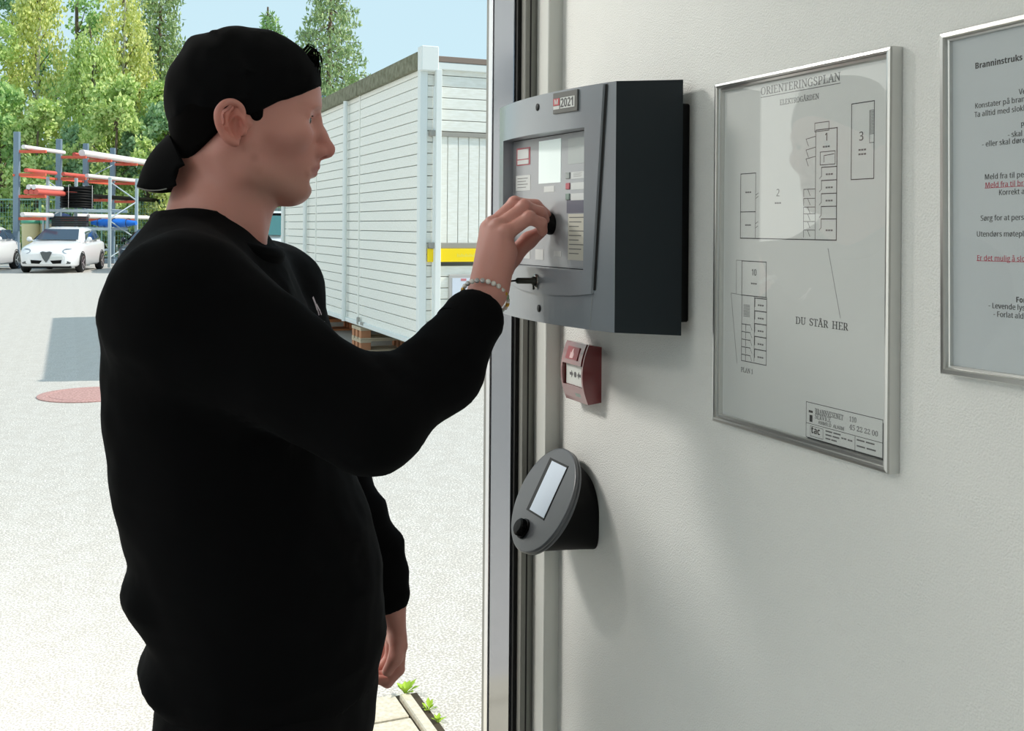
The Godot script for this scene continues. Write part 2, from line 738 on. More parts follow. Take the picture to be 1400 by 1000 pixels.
# ---------------------------------------------------------------- things on the wall
func front_z(x: float) -> float:
	return 0.129 - 0.0536 * x + 0.02 * (1.0 - pow(x / 0.168, 2.0))


func alarm_panel() -> void:
	var p := wall_node("fire_alarm_panel", "dark grey fire alarm control panel with bowed front, touched by the man's hand", "alarm panel", 1.567, -1.34)
	var plastic: Material = mats["charcoal plastic"]
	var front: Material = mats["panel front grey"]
	put_box("mounting_plate", Vector3(-0.005, -0.006, 0.0105), Vector3(0.318, 0.29, 0.02), 0.002, mats["black plastic"], p)
	# housing: four sides and the bowed front around the opening
	var s := mb()
	var xs: Array[float] = []
	for i in 25:
		xs.append(-0.168 + 0.336 * i / 24.0)
	var rim_f := PackedVector3Array()
	var rim_b := PackedVector3Array()
	for i in 25:
		var x := xs[i]
		rim_f.append(Vector3(x, 0.16, front_z(x)))
		rim_b.append(Vector3(x, 0.168, 0.021))
	for i in range(24, -1, -1):
		var x := xs[i]
		rim_f.append(Vector3(x, -0.16, front_z(x)))
		rim_b.append(Vector3(x, -0.167, 0.021))
	for i in rim_f.size():
		var j := (i + 1) % rim_f.size()
		quad_out(s, rim_b[i], rim_b[j], rim_f[j], rim_f[i], Vector3(0, 0, 0.07))
	box(s, Vector3(0, 0, 0.0225), Vector3(0.33, 0.328, 0.003))
	obj("housing", done(s), plastic, p)
	s = mb()
	for i in 24:
		for row: Vector2 in [Vector2(0.11, 0.16), Vector2(-0.16, -0.09)]:
			quad_out(s, Vector3(xs[i], row.x, front_z(xs[i])), Vector3(xs[i + 1], row.x, front_z(xs[i + 1])), Vector3(xs[i + 1], row.y, front_z(xs[i + 1])), Vector3(xs[i], row.y, front_z(xs[i])), Vector3.ZERO)
		if xs[i + 1] < -0.14 or xs[i] > 0.118:
			quad_out(s, Vector3(xs[i], -0.09, front_z(xs[i])), Vector3(xs[i + 1], -0.09, front_z(xs[i + 1])), Vector3(xs[i + 1], 0.11, front_z(xs[i + 1])), Vector3(xs[i], 0.11, front_z(xs[i])), Vector3.ZERO)
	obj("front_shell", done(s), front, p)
	# door: bowed bezel with slanted right edge and curved lower edge
	s = mb(true)
	var cols: Array[float] = [-0.1665]
	for i in 17:
		cols.append(-0.1405 + (0.1145 + 0.1405) * i / 16.0)
	cols.append(99.0)
	var rows: Array[float] = [-99.0, -0.0835, -0.05, 0.0, 0.05, 0.105, 0.158]
	var lift := 0.0045
	var pt := func(i: int, j: int, dz: float) -> Vector3:
		var y := rows[j]
		var x := cols[i]
		if x > 98.0:
			var yy := -0.109 if y < -98.0 else y
			x = lerpf(0.1302, 0.1502, clampf((yy + 0.109) / 0.269, 0.0, 1.0))
		if y < -98.0:
			y = -0.1195 + 0.0105 * pow(absf(x - 0.02) / 0.13, 2.5)
		return Vector3(x, y, front_z(x) + dz)
	for i in cols.size() - 1:
		for j in rows.size() - 1:
			if i >= 1 and i <= 16 and j >= 1 and j <= 4:
				continue
			quad_out(s, pt.call(i, j, lift), pt.call(i + 1, j, lift), pt.call(i + 1, j + 1, lift), pt.call(i, j + 1, lift), Vector3(0, 0, -0.5))
	s.set_smooth_group(-1)
	for i in cols.size() - 1:
		quad_out(s, pt.call(i, 0, lift), pt.call(i + 1, 0, lift), pt.call(i + 1, 0, 0.0006), pt.call(i, 0, 0.0006), Vector3(0, 0, 0.14))
		quad_out(s, pt.call(i, 6, lift), pt.call(i + 1, 6, lift), pt.call(i + 1, 6, -0.001), pt.call(i, 6, -0.001), Vector3(0, 0, 0.14))
	for j in rows.size() - 1:
		quad_out(s, pt.call(0, j, lift), pt.call(0, j + 1, lift), pt.call(0, j + 1, -0.001), pt.call(0, j, -0.001), Vector3(0, 0, 0.14))
		quad_out(s, pt.call(18, j, lift), pt.call(18, j + 1, lift), pt.call(18, j + 1, 0.0006), pt.call(18, j, 0.0006), Vector3(0, 0, 0.14))
	# reveals of the opening, facing inwards
	for i in range(1, 17):
		for j: int in [1, 5]:
			var a: Vector3 = pt.call(i, j, lift)
			var b: Vector3 = pt.call(i + 1, j, lift)
			quad_out(s, a, b, Vector3(b.x, b.y, 0.1225 - 0.0536 * b.x), Vector3(a.x, a.y, 0.1225 - 0.0536 * a.x), Vector3(0, a.y * 3.0, 0.12))
	for i: int in [1, 17]:
		var a: Vector3 = pt.call(i, 1, lift)
		var b: Vector3 = pt.call(i, 5, lift)
		quad_out(s, a, b, Vector3(b.x, b.y, 0.1225 - 0.0536 * b.x), Vector3(a.x, a.y, 0.1225 - 0.0536 * a.x), Vector3(a.x * 3.0, 0, 0.12))
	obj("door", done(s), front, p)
	# black gap beside the door
	s = mb()
	for j in 8:
		var y0 := -0.108 + 0.266 * j / 8.0
		var y1 := -0.108 + 0.266 * (j + 1) / 8.0
		var x0 := lerpf(0.1302, 0.1502, (y0 + 0.109) / 0.269)
		var x1 := lerpf(0.1302, 0.1502, (y1 + 0.109) / 0.269)
		quad(s, Vector3(x0, y0, front_z(x0) + 0.0012), Vector3(x0 + 0.0042, y0, front_z(x0 + 0.0042) + 0.0012), Vector3(x1 + 0.0042, y1, front_z(x1 + 0.0042) + 0.0012), Vector3(x1, y1, front_z(x1) + 0.0012))
	obj("gap", done(s), mats["black rubber"], p)
	s = mb()
	for j in 2:
		var xa := 0.1285 - 0.003 * j
		line(s, Vector2(xa, -0.112 - 0.024 * j), Vector2(xa - 0.003, -0.136 - 0.024 * j), 0.0008, front_z(0.126) + 0.0008)
	obj("seam", done(s), mat("seam grey", Color(0.6, 0.61, 0.6), 0.4), p)
	# the two lock holes
	for y: float in [0.1423, -0.1408]:
		var hole := obj("screw_hole", lathe_mesh(Vector3(0, 0, 1), [Vector2(0.0, 0.0), Vector2(0.0052, 0.0), Vector2(0.0052, 0.0008), Vector2(0.0, 0.0009)], 20), mats["black rubber"], p)
		hole.position = Vector3(0.0, y, front_z(0.0) + (lift if y > 0.0 else 0.0))
	# nameplate
	var np := put_box("nameplate", Vector3(0.0755, 0.142, front_z(0.0755) + lift + 0.001), Vector3(0.057, 0.0285, 0.003), 0.0006, mat("nameplate grey", Color(0.42, 0.42, 0.41), 0.35, 0.4), p)
	np.rotation.y = 0.156
	put_box("emblem", Vector3(-0.0195, 0.0015, 0.0017), Vector3(0.0145, 0.0095, 0.0006), 0.0, mat("emblem red", Color(0.78, 0.32, 0.35), 0.5), np)
	put_box("emblem_base", Vector3(-0.0195, -0.0062, 0.0017), Vector3(0.0145, 0.0045, 0.0006), 0.0, mats["paper"], np)
	put_box("year_plate", Vector3(0.0065, -0.001, 0.0017), Vector3(0.033, 0.0145, 0.0006), 0.0, mats["paper"], np)
	text(np, "2021", Vector3(0.0065, -0.001, 0.0021), 0.0165, mats["soft ink"], 1, 0.029, "Droid Sans", true)
	text(np, "M", Vector3(-0.0195, 0.0015, 0.0021), 0.0095, mats["paper"], 1, 0.008, "Droid Sans", true)
	# display plate set back in the opening
	var d := put_box("display_plate", Vector3(-0.012, 0.0108, 0.1215), Vector3(0.258, 0.187, 0.004), 0.0, mat("display grey", Color(0.67, 0.685, 0.7), 0.22), p)
	d.rotation.y = 0.0536
	var at := func(x: float, y: float, z: float) -> Vector3:
		return Vector3(x + 0.012, y - 0.0108, z + 0.0021)
	var white := mat("label white", Color(0.83, 0.845, 0.84), 0.3)
	var lcd := mat("lcd panel", Color(0.9, 0.94, 0.93), 0.08)
	lcd.emission_enabled = true  # faint glow stands in for the outdoor reflection on the screen
	lcd.emission = Color(0.85, 0.95, 0.93)
	lcd.emission_energy_multiplier = 0.22
	put_box("screen", at.call(-0.0215, 0.068, 0.0), Vector3(0.067, 0.062, 0.0008), 0.0, lcd, d)
	put_box("alarm_border", at.call(-0.1055, 0.08, 0.0), Vector3(0.045, 0.0265, 0.0008), 0.0, mat("alarm red", Color(0.72, 0.36, 0.4), 0.4), d)
	put_box("alarm_label", at.call(-0.1055, 0.0835, 0.0006), Vector3(0.037, 0.0145, 0.0008), 0.0, white, d)
	put_box("alarm_label", at.call(-0.1055, 0.0715, 0.0006), Vector3(0.037, 0.0065, 0.0008), 0.0, white, d)
	put_box("side_window", at.call(0.058, 0.079, 0.0), Vector3(0.05, 0.0355, 0.0008), 0.0, mat("side window grey", Color(0.70, 0.73, 0.725), 0.2), d)
	put_box("text_label", at.call(-0.106, 0.04, 0.0), Vector3(0.048, 0.023, 0.0006), 0.0, white, d)
	for i in 3:
		var y := 0.0455 - 0.0147 * i
		put_box("button_label", at.call(0.062, y - 0.0005, 0.0), Vector3(0.0405, 0.0095, 0.0006), 0.0, white, d)
		put_box("button", at.call(0.0335, y, 0.0005), Vector3(0.0105, 0.0088, 0.0022), 0.0006, [mat("button grey", Color(0.6, 0.63, 0.62), 0.4), mat("button red", Color(0.75, 0.38, 0.42), 0.4), mat("button green", Color(0.5, 0.58, 0.54), 0.4)][i], d)
	put_box("text_label", at.call(-0.0225, 0.0285, 0.0), Vector3(0.031, 0.0085, 0.0006), 0.0, white, d)
	put_box("text_label", at.call(-0.0515, -0.0665, 0.0), Vector3(0.0255, 0.0155, 0.0006), 0.0, white, d)
	put_box("text_label", at.call(0.0035, -0.0637, 0.0), Vector3(0.022, 0.0078, 0.0006), 0.0, white, d)
	put_box("text_label", at.call(-0.096, -0.066, 0.0), Vector3(0.03, 0.015, 0.0006), 0.0, white, d)
	put_box("dark_band", at.call(0.058, 0.003, -0.0003), Vector3(0.057, 0.0195, 0.0006), 0.0, mat("band grey", Color(0.46, 0.47, 0.52), 0.25), d)
	var ins := put_box("instruction_label", at.call(0.0582, -0.0397, 0.0), Vector3(0.0475, 0.0635, 0.0006), 0.0, mat("label cream", Color(0.8, 0.79, 0.74), 0.5), d)
	s = mb()
	for i in 9:
		line(s, Vector2(-0.02, 0.027 - 0.0062 * i), Vector2(0.02 - 0.007 * (i % 3), 0.027 - 0.0062 * i), 0.0012, 0.0005)
	obj("printed_lines", done(s), mats["soft ink"], ins)
	s = mb()
	for i in 4:
		line(s, Vector2(-0.018, 0.007 - 0.0045 * i), Vector2(0.016 - 0.006 * (i % 2), 0.007 - 0.0045 * i), 0.0008, 0.0)
	for c: Vector3 in [Vector3(-0.106, 0.04, 0.0005), Vector3(0.0615, 0.0455, 0.0005)]:
		var o := obj("printed_lines", s.commit() if c.x > 0.0 else done(s), mats["soft ink"], d)
		o.position = at.call(c.x, c.y, c.z)
		if c.x > 0.0:
			o.scale = Vector3(0.7, 0.35, 1)
	# turning knob
	var k := obj("knob", lathe_mesh(Vector3(0, 0, 1), [Vector2(0.0155, 0.0), Vector2(0.0155, 0.004), Vector2(0.0142, 0.0055), Vector2(0.0138, 0.014), Vector2(0.0125, 0.0162), Vector2(0.009, 0.0168), Vector2(0.0, 0.017)], 28), mats["black plastic"], d)
	k.position = at.call(-0.016, -0.0215, 0.0)
	# lock escutcheon under the display
	var esc := obj("lock_plate", lathe_mesh(Vector3(0, 0, 1), [Vector2(0.0, 0.0), Vector2(0.0095, 0.0), Vector2(0.0095, 0.0014), Vector2(0.007, 0.002), Vector2(0.0, 0.002)], 24), mat("lock steel", Color(0.6, 0.61, 0.6), 0.25, 0.9), p)
	esc.position = Vector3(-0.001, -0.102, front_z(0.0) + lift)
	# key in the lock
	var kz := front_z(0.0) + lift + 0.0022
	var key := wall_node("key", "small key with a dark sleeve standing in the lock of the grey control panel", "key", 1.567 - 0.102, -1.341)
	var sleeve := mat("key sleeve", Color(0.13, 0.14, 0.11), 0.5)
	var sl := obj("sleeve", lathe_mesh(Vector3(0, 0.02, 1).normalized(), [Vector2(0.0, 0.0), Vector2(0.0062, 0.0), Vector2(0.0062, 0.003), Vector2(0.0042, 0.004), Vector2(0.0042, 0.026), Vector2(0.0032, 0.028), Vector2(0.0, 0.0282)], 16), sleeve, key)
	sl.position = Vector3(0, 0, kz)
	put_box("bow", Vector3(0, -0.0068, kz + 0.0015), Vector3(0.0016, 0.011, 0.003), 0.0005, sleeve, key)
	obj("shaft", tube_mesh([Vector3(0, 0.0006, kz + 0.028), Vector3(0, 0.0002, kz + 0.036), Vector3(0, 0, kz + 0.044)], 0.0012, 8), mats["black plastic"], key)


func call_point() -> void:
	var p := wall_node("manual_call_point", "small red manual fire alarm call point on the wall below the grey control panel", "call point", 1.31, -1.473)
	var red := mat("call point red", Color(0.47, 0.085, 0.105), 0.3, 0.0, 0.6)
	gloss("call point red", 0.9, 0.12)
	var bulge := func(y: float) -> float:
		return 0.033 - 0.011 * pow((y - 0.003) / 0.047, 2.0)
	var prof := PackedVector2Array([Vector2(0.0, -0.040)])
	for i in 17:
		var y := -0.0425 + 0.0925 * i / 16.0
		prof.append(Vector2(bulge.call(y), y))
	prof.append(Vector2(0.0, 0.046))
	var s := mb()
	# two side cheeks with the bowed front, a roof and a foot around the window
	var zx := Transform3D(Basis(Vector3(0, 0, 1), Vector3(0, 1, 0), Vector3(-1, 0, 0)), Vector3.ZERO)
	prism(s, prof, 0.031, 0.036, zx)
	prism(s, prof, -0.041, -0.0365, zx)
	var low := PackedVector2Array([Vector2(0.0, -0.04)])
	var top := PackedVector2Array()
	for i in 17:
		var y := -0.0425 + 0.0925 * i / 16.0
		if y < -0.0175:
			low.append(Vector2(bulge.call(y), y))
		elif y > 0.0165:
			top.append(Vector2(bulge.call(y), y))
	low.append(Vector2(bulge.call(-0.0175), -0.0175))
	low.append(Vector2(0.0, -0.0175))
	top.insert(0, Vector2(bulge.call(0.0165), 0.0165))
	top.insert(0, Vector2(0.0, 0.0165))
	top.append(Vector2(0.0, 0.046))
	prism(s, low, -0.0365, 0.031, zx)
	box(s, Vector3(0.0023, 0, 0.008), Vector3(0.0625, 0.04, 0.016))
	obj("body", done(s), red, p)
	s = mb()
	var top2 := PackedVector2Array()
	for v in top:
		top2.append(Vector2(v.x + (0.0016 if v.x > 0.001 else 0.0), v.y))
	prism(s, top2, -0.0358, 0.029, zx)
	obj("hinged_cover", done(s), red, p)
	put_box("break_plate", Vector3(0.004, -0.0005, 0.0255), Vector3(0.0635, 0.0335, 0.003), 0.0004, mat("break plate white", Color(0.86, 0.87, 0.85), 0.4), p)
	s = mb()
	for sg: float in [-1.0, 1.0]:
		var x0 := 0.0045 + sg * 0.019
		prism(s, PackedVector2Array([Vector2(x0, 0.0022), Vector2(x0, -0.0022), Vector2(x0 - sg * 0.006, -0.0022), Vector2(x0 - sg * 0.006, -0.0055), Vector2(x0 - sg * 0.0115, 0.0), Vector2(x0 - sg * 0.006, 0.0055), Vector2(x0 - sg * 0.006, 0.0022)]), 0.0271, 0.0274)
	var dot := PackedVector2Array()
	for i in 16:
		dot.append(Vector2(0.0045 + 0.0042 * cos(TAU * i / 16), 0.0045 * sin(TAU * i / 16)))
	prism(s, dot, 0.0271, 0.0274)
	obj("printed_arrows", done(s), mats["soft ink"], p)
	# pictogram: flames over a hand on a darker square
	var tilt := Basis(Vector3.RIGHT, -0.3)
	var sq := put_box("pictogram", Vector3(0.002, 0.0335, 0.0305), Vector3(0.04, 0.0205, 0.0012), 0.0, mat("pictogram red", Color(0.62, 0.26, 0.28), 0.4), p)
	sq.basis = tilt
	s = mb()
	prism(s, PackedVector2Array([Vector2(-0.006, -0.008), Vector2(0.005, -0.008), Vector2(0.007, -0.002), Vector2(0.003, 0.003), Vector2(0.002, 0.0085), Vector2(-0.002, 0.005), Vector2(-0.003, 0.0), Vector2(-0.006, 0.002)]), 0.0006, 0.0009)
	obj("flame", done(s), mat("pictogram pink", Color(0.9, 0.75, 0.75), 0.4), sq)
	put_box("maker_label", Vector3(0.0155, -0.0305, 0.0268), Vector3(0.019, 0.0062, 0.0012), 0.0003, mat("label grey", Color(0.55, 0.6, 0.57), 0.4), p).basis = Basis(Vector3.RIGHT, 0.3)
	s = mb()
	lathe(s, Vector3(0.0322, 0.034, 0.0225), Vector3(0, 0, 1), [Vector2(0.0, 0.0), Vector2(0.0022, 0.004), Vector2(0.0022, 0.0068), Vector2(0.0, 0.007)], 12)
	obj("lock", done(s), mats["black plastic"], p)


func round_terminal() -> void:
	var p := wall_node("round_display_terminal", "round black wall terminal with a tilted disc face, small screen and knob, near the door", "wall terminal", 1.1095, -1.505)
	var n := Vector3(0, 0.461, 0.887)
	var v := Vector3(0, 0.887, -0.461)
	var u := Vector3.RIGHT
	var c := Vector3(0, 0, 0.065)
	var s := mb(true)
	var rings := []
	var R := 0.0865
	# body from the wall to the back of the disc: square-footed at the wall, round at the disc
	var wall_ring := PackedVector3Array()
	var disc_ring := PackedVector3Array()
	for i in 64:
		var t := TAU * i / 64
		var cc := cos(t)
		var ss := sin(t)
		var e := 1.0 if ss > 0.0 else 0.42
		wall_ring.append(Vector3(0.0015 + 0.0685 * signf(cc) * pow(absf(cc), e if ss <= 0.0 else 0.8), -0.017 + (0.058 if ss <= 0.0 else 0.062) * signf(ss) * pow(absf(ss), e), 0.001))
		disc_ring.append(c - n * 0.012 + (u * cc + v * ss) * (R - 0.006))
	for k in 7:
		var f := k / 6.0
		var g := pow(f, 0.75)
		var r := PackedVector3Array()
		for i in 64:
			r.append(wall_ring[i].lerp(disc_ring[i], f) + Vector3((disc_ring[i].x - wall_ring[i].x) * (g - f), 0, 0))
		rings.append(r)
	loft(s, rings)
	obj("body", done(s), mats["black plastic"], p)
	s = mb(true)
	lathe(s, c - n * 0.0125, n, [Vector2(R - 0.004, 0.0), Vector2(R - 0.0005, 0.0015), Vector2(R - 0.0005, 0.0055), Vector2(R - 0.0018, 0.006), Vector2(R - 0.0018, 0.007), Vector2(R, 0.0075), Vector2(R, 0.0112), Vector2(R - 0.0012, 0.0124), Vector2(R - 0.003, 0.0125)], 72)
	var disc := obj("disc", done(s), mat("disc grey", Color(0.36, 0.37, 0.385), 0.3), p)
	var on := Basis(u, v, n)
	# pale screen; its recess shadow is a black plate, widest at the left
	var well := put_box("recess_shadow", c + on * Vector3(-0.0005, 0.0185, 0.0005), Vector3(0.066, 0.091, 0.001), 0.0, mats["black rubber"], disc)
	well.basis = on
	var scr := put_box("screen", c + on * Vector3(0.0042, 0.0182, 0.0009), Vector3(0.0535, 0.0845, 0.001), 0.0, mat("pale screen", Color(0.86, 0.91, 0.97), 0.1), disc)
	scr.basis = on
	s = mb()
	var prof: Array = [Vector2(0.0, 0.0), Vector2(0.016, 0.0), Vector2(0.016, 0.003), Vector2(0.0128, 0.0035), Vector2(0.0128, 0.0115), Vector2(0.0105, 0.0135), Vector2(0.0, 0.014)]
	lathe(s, Vector3.ZERO, Vector3(0, 0, 1), prof, 24)
	for i in 20:
		var a := TAU * i / 20
		box(s, Vector3(cos(a) * 0.013, sin(a) * 0.013, 0.0072), Vector3(0.0016, 0.0016, 0.0076), 0.0004, Basis(Vector3(0, 0, 1), a))
	var k := obj("knob", done(s), mats["black plastic"], p)
	k.position = c + on * Vector3(-0.0148, -0.0545, 0.0002)
	k.basis = on


func bar_frame(parent: Node3D, w: float, h: float, prof: Array, m: Material) -> void:
	var cs: Array[Vector2] = [Vector2(-w / 2, h / 2), Vector2(w / 2, h / 2), Vector2(w / 2, -h / 2), Vector2(-w / 2, -h / 2)]
	for i in 4:
		var a := cs[i]
		var b := cs[(i + 1) % 4]
		var s := mb()
		var ra := PackedVector3Array()
		var rb := PackedVector3Array()
		for q: Vector2 in prof:
			var da := Vector2(-signf(a.x), -signf(a.y)) * q.x
			var db := Vector2(-signf(b.x), -signf(b.y)) * q.x
			ra.append(Vector3(a.x + da.x, a.y + da.y, q.y))
			rb.append(Vector3(b.x + db.x, b.y + db.y, q.y))
		loft(s, [ra, rb])
		obj("frame_bar", done(s), m, parent)


func plan_frame() -> void:
	var p := wall_node("framed_floor_plan", "aluminium framed floor plan sheet with drawn buildings behind glass, right of the control panel", "framed plan", 1.5105, -0.956)
	var prof: Array = [Vector2(0, 0.0005), Vector2(0, 0.0135), Vector2(0.0012, 0.0152), Vector2(0.004, 0.0158), Vector2(0.0062, 0.0152), Vector2(0.0068, 0.0125), Vector2(0.0095, 0.012), Vector2(0.0105, 0.0105), Vector2(0.0105, 0.0005)]
	bar_frame(p, 0.3065, 0.423, prof, mats["frame aluminium"])
	var sh := put_box("sheet", Vector3(0, 0, 0.005), Vector3(0.29, 0.406, 0.002), 0.0, mats["paper"], p)
	put_box("glass", Vector3(0, 0, 0.009), Vector3(0.288, 0.404, 0.0012), 0.0, mats["picture glass"], p)
	var ink: Material = mats["ink"]
	var soft: Material = mats["soft ink"]
	var z := 0.0011
	text(sh, "ORIENTERINGSPLAN", Vector3(0, 0.1925, z), 0.0128, soft, 1, 0.138, "Droid Serif")
	text(sh, "ELEKTROGÅRDEN", Vector3(0.001, 0.1755, z), 0.0085, soft, 1, 0.068, "Droid Serif")
	var s := mb()
	line(s, Vector2(-0.069, 0.1855), Vector2(0.069, 0.1855), 0.0007, z)
	# building 3
	rect_lines(s, 0.087, 0.0822, 0.1205, 0.1613, 0.001, z)
	line(s, Vector2(0.114, 0.1519), Vector2(0.114, 0.1189), 0.0006, z)
	line(s, Vector2(0.114, 0.1189), Vector2(0.12, 0.1189), 0.0006, z)
	for i in 17:
		line(s, Vector2(0.1145, 0.1519 - 0.0015 * i), Vector2(0.12, 0.1519 - 0.0015 * i), 0.0006, z)
	# building 2
	line(s, Vector2(-0.108, 0.0966), Vector2(-0.078, 0.0966), 0.001, z)
	line(s, Vector2(-0.108, 0.0966), Vector2(-0.108, 0.0185), 0.001, z)
	line(s, Vector2(-0.108, 0.0185), Vector2(0.0645, 0.0185), 0.0012, z)
	line(s, Vector2(-0.078, 0.0966), Vector2(-0.078, 0.0185), 0.0007, z)
	line(s, Vector2(-0.108, 0.0504), Vector2(-0.078, 0.0504), 0.001, z)
	for y: float in [0.07, 0.066, 0.036, 0.031]:
		line(s, Vector2(-0.078, y), Vector2(-0.073, y + 0.0025), 0.0006, z)
	# building 1
	line(s, Vector2(0.0303, 0.1386), Vector2(0.0648, 0.1386), 0.001, z)
	line(s, Vector2(0.0648, 0.1386), Vector2(0.0648, 0.0185), 0.0012, z)
	line(s, Vector2(0.0303, 0.1386), Vector2(0.0303, 0.0185), 0.0008, z)
	rect_lines(s, 0.0285, 0.137, 0.0518, 0.1465, 0.0008, z)
	rect_lines(s, 0.0379, 0.1, 0.062, 0.1141, 0.0008, z)
	line(s, Vector2(0.044, 0.11), Vector2(0.044, 0.103), 0.0008, z)
	line(s, Vector2(0.044, 0.11), Vector2(0.06, 0.111), 0.0008, z)
	for y: float in [0.0973, 0.083, 0.0687, 0.0548, 0.0412]:
		line(s, Vector2(0.0402, y), Vector2(0.0648, y), 0.001, z)
		line(s, Vector2(0.0402, y), Vector2(0.0402, y - 0.0095), 0.0008, z)
		line(s, Vector2(0.0402, y - 0.0095), Vector2(0.037, y - 0.012), 0.0006, z)
	for y: float in [0.0743, 0.064, 0.0545, 0.047, 0.0385, 0.029]:
		line(s, Vector2(0.0106, y), Vector2(0.0293, y), 0.0007, z)
		line(s, Vector2(0.0106, y), Vector2(0.0106, y - 0.008), 0.0007, z)
		line(s, Vector2(0.0175, y), Vector2(0.0215, y - 0.007), 0.0007, z)
	for q: Vector2 in [Vector2(0.014, 0.13), Vector2(0.014, 0.118), Vector2(0.014, 0.108)]:
		line(s, q, q + Vector2(0.016, 0.002), 0.0007, z)
		line(s, q, q + Vector2(0.004, -0.008), 0.0007, z)
	# storey plan below
	rect_lines(s, -0.1043, -0.0505, -0.0563, -0.009, 0.001, z)
	rect_lines(s, -0.1038, -0.13, -0.055, -0.0505, 0.0009, z)
	line(s, Vector2(-0.1157, -0.0086), Vector2(-0.1157, -0.0494), 0.0005, z)
	line(s, Vector2(-0.1157, -0.0086), Vector2(-0.1045, -0.0086), 0.0005, z)
	line(s, Vector2(-0.1265, -0.0494), Vector2(-0.1045, -0.0505), 0.0005, z)
	line(s, Vector2(-0.1265, -0.0494), Vector2(-0.1131, -0.1343), 0.0005, z)
	line(s, Vector2(-0.0785, -0.0515), Vector2(-0.0785, -0.128), 0.0007, z)
	for i in 5:
		var y := -0.0525 - 0.0152 * i
		line(s, Vector2(-0.0775, y), Vector2(-0.055, y), 0.0011, z)
		line(s, Vector2(-0.0775, y), Vector2(-0.0775, y - 0.01), 0.001, z)
	for i in 9:
		line(s, Vector2(-0.1, -0.062 - 0.0017 * i), Vector2(-0.088, -0.062 - 0.0017 * i), 0.0006, z)
	for i in 5:
		var y := -0.0855 - 0.0092 * i
		line(s, Vector2(-0.1035, y), Vector2(-0.0865, y), 0.0009, z)
		line(s, Vector2(-0.0955, y), Vector2(-0.0955, y - 0.0075), 0.0008, z)
		line(s, Vector2(-0.0865, y), Vector2(-0.083, y - 0.006), 0.0006, z)
	# leader to the lettering
	line(s, Vector2(0.0517, 0.0093), Vector2(0.0722, -0.064), 0.0006, z)
	# title block
	rect_lines(s, 0.0178, -0.1997, 0.136, -0.161, 0.0007, z)
	flat(s, 0.02, -0.2022, 0.1375, -0.1999, z)
	flat(s, 0.1362, -0.2022, 0.1382, -0.164, z)
	line(s, Vector2(0.0178, -0.1842), Vector2(0.136, -0.1842), 0.0006, z)
	line(s, Vector2(0.096, -0.1842), Vector2(0.096, -0.1997), 0.0006, z)
	rect_lines(s, 0.025, -0.1975, 0.046, -0.1865, 0.0005, z)
	flat(s, 0.022, -0.172, 0.029, -0.1695, z)
	flat(s, 0.0235, -0.182, 0.0285, -0.1745, z)
	obj("drawing", done(s), ink, sh)
	text(sh, "1", Vector3(0.0478, 0.13, z), 0.012, ink, 1)
	text(sh, "2", Vector3(-0.0352, 0.0719, z), 0.012, soft, 1)
	text(sh, "3", Vector3(0.1019, 0.1266, z), 0.013, ink, 1)
	text(sh, "10", Vector3(-0.0799, -0.022, z), 0.0105, ink, 1, 0.009)
	for q: Array in [[0.0478, 0.1195], [0.053, 0.0895], [0.053, 0.0752], [0.053, 0.061], [0.0535, 0.029], [-0.0925, 0.074], [-0.0925, 0.0345], [-0.0352, 0.06], [0.1035, 0.1125], [0.1035, 0.108], [-0.0799, -0.0355], [-0.066, -0.0605], [-0.066, -0.076], [-0.066, -0.091], [-0.066, -0.1065], [-0.066, -0.122]]:
		s = mb()
		for i in 3:
			flat(s, q[0] - 0.0058 + 0.004 * i, q[1] - 0.0009, q[0] - 0.0058 + 0.004 * i + 0.0033, q[1] + 0.0009, z)
		obj("room_caption", done(s), soft, sh)
	text(sh, "DU  STÅR  HER", Vector3(0.0412, -0.0725, z), 0.0113, ink, 1, 0.086, "Droid Serif")
	text(sh, "PLAN 1", Vector3(-0.0925, -0.141, z), 0.008, soft, 1, 0.0235, "Droid Serif")
	text(sh, "BRANNVESENET", Vector3(0.0325, -0.1688, z), 0.0078, soft, 0, 0.045, "Droid Serif")
	text(sh, "SERVICE", Vector3(0.0325, -0.1745, z), 0.0078, soft, 0, 0.0255, "Droid Serif")
	text(sh, "ANMELD  ALARM", Vector3(0.038, -0.1803, z), 0.0055, soft, 0, 0.041)
	text(sh, "110", Vector3(0.087, -0.168, z), 0.0075, soft, 0, 0.01, "Droid Serif")
	text(sh, "45 22 22 00", Vector3(0.087, -0.1765, z), 0.0075, soft, 0, 0.042, "Droid Serif")
	text(sh, "tac", Vector3(0.0262, -0.1905, z), 0.0105, ink, 0, 0.0145, "Droid Sans", true)
	for q: Array in [[0.05, -0.1875, 0.024], [0.05, -0.1915, 0.022], [0.05, -0.1955, 0.018], [0.075, -0.1905, 0.008], [0.085, -0.1907, 0.007], [0.0985, -0.1878, 0.026], [0.0985, -0.194, 0.028]]:
		s = mb()
		flat(s, q[0], q[1] - 0.0008, q[0] + q[2] * 0.45, q[1] + 0.0008, z)
		flat(s, q[0] + q[2] * 0.52, q[1] - 0.0008, q[0] + q[2], q[1] + 0.0008, z)
		obj("small_print", done(s), soft, sh)


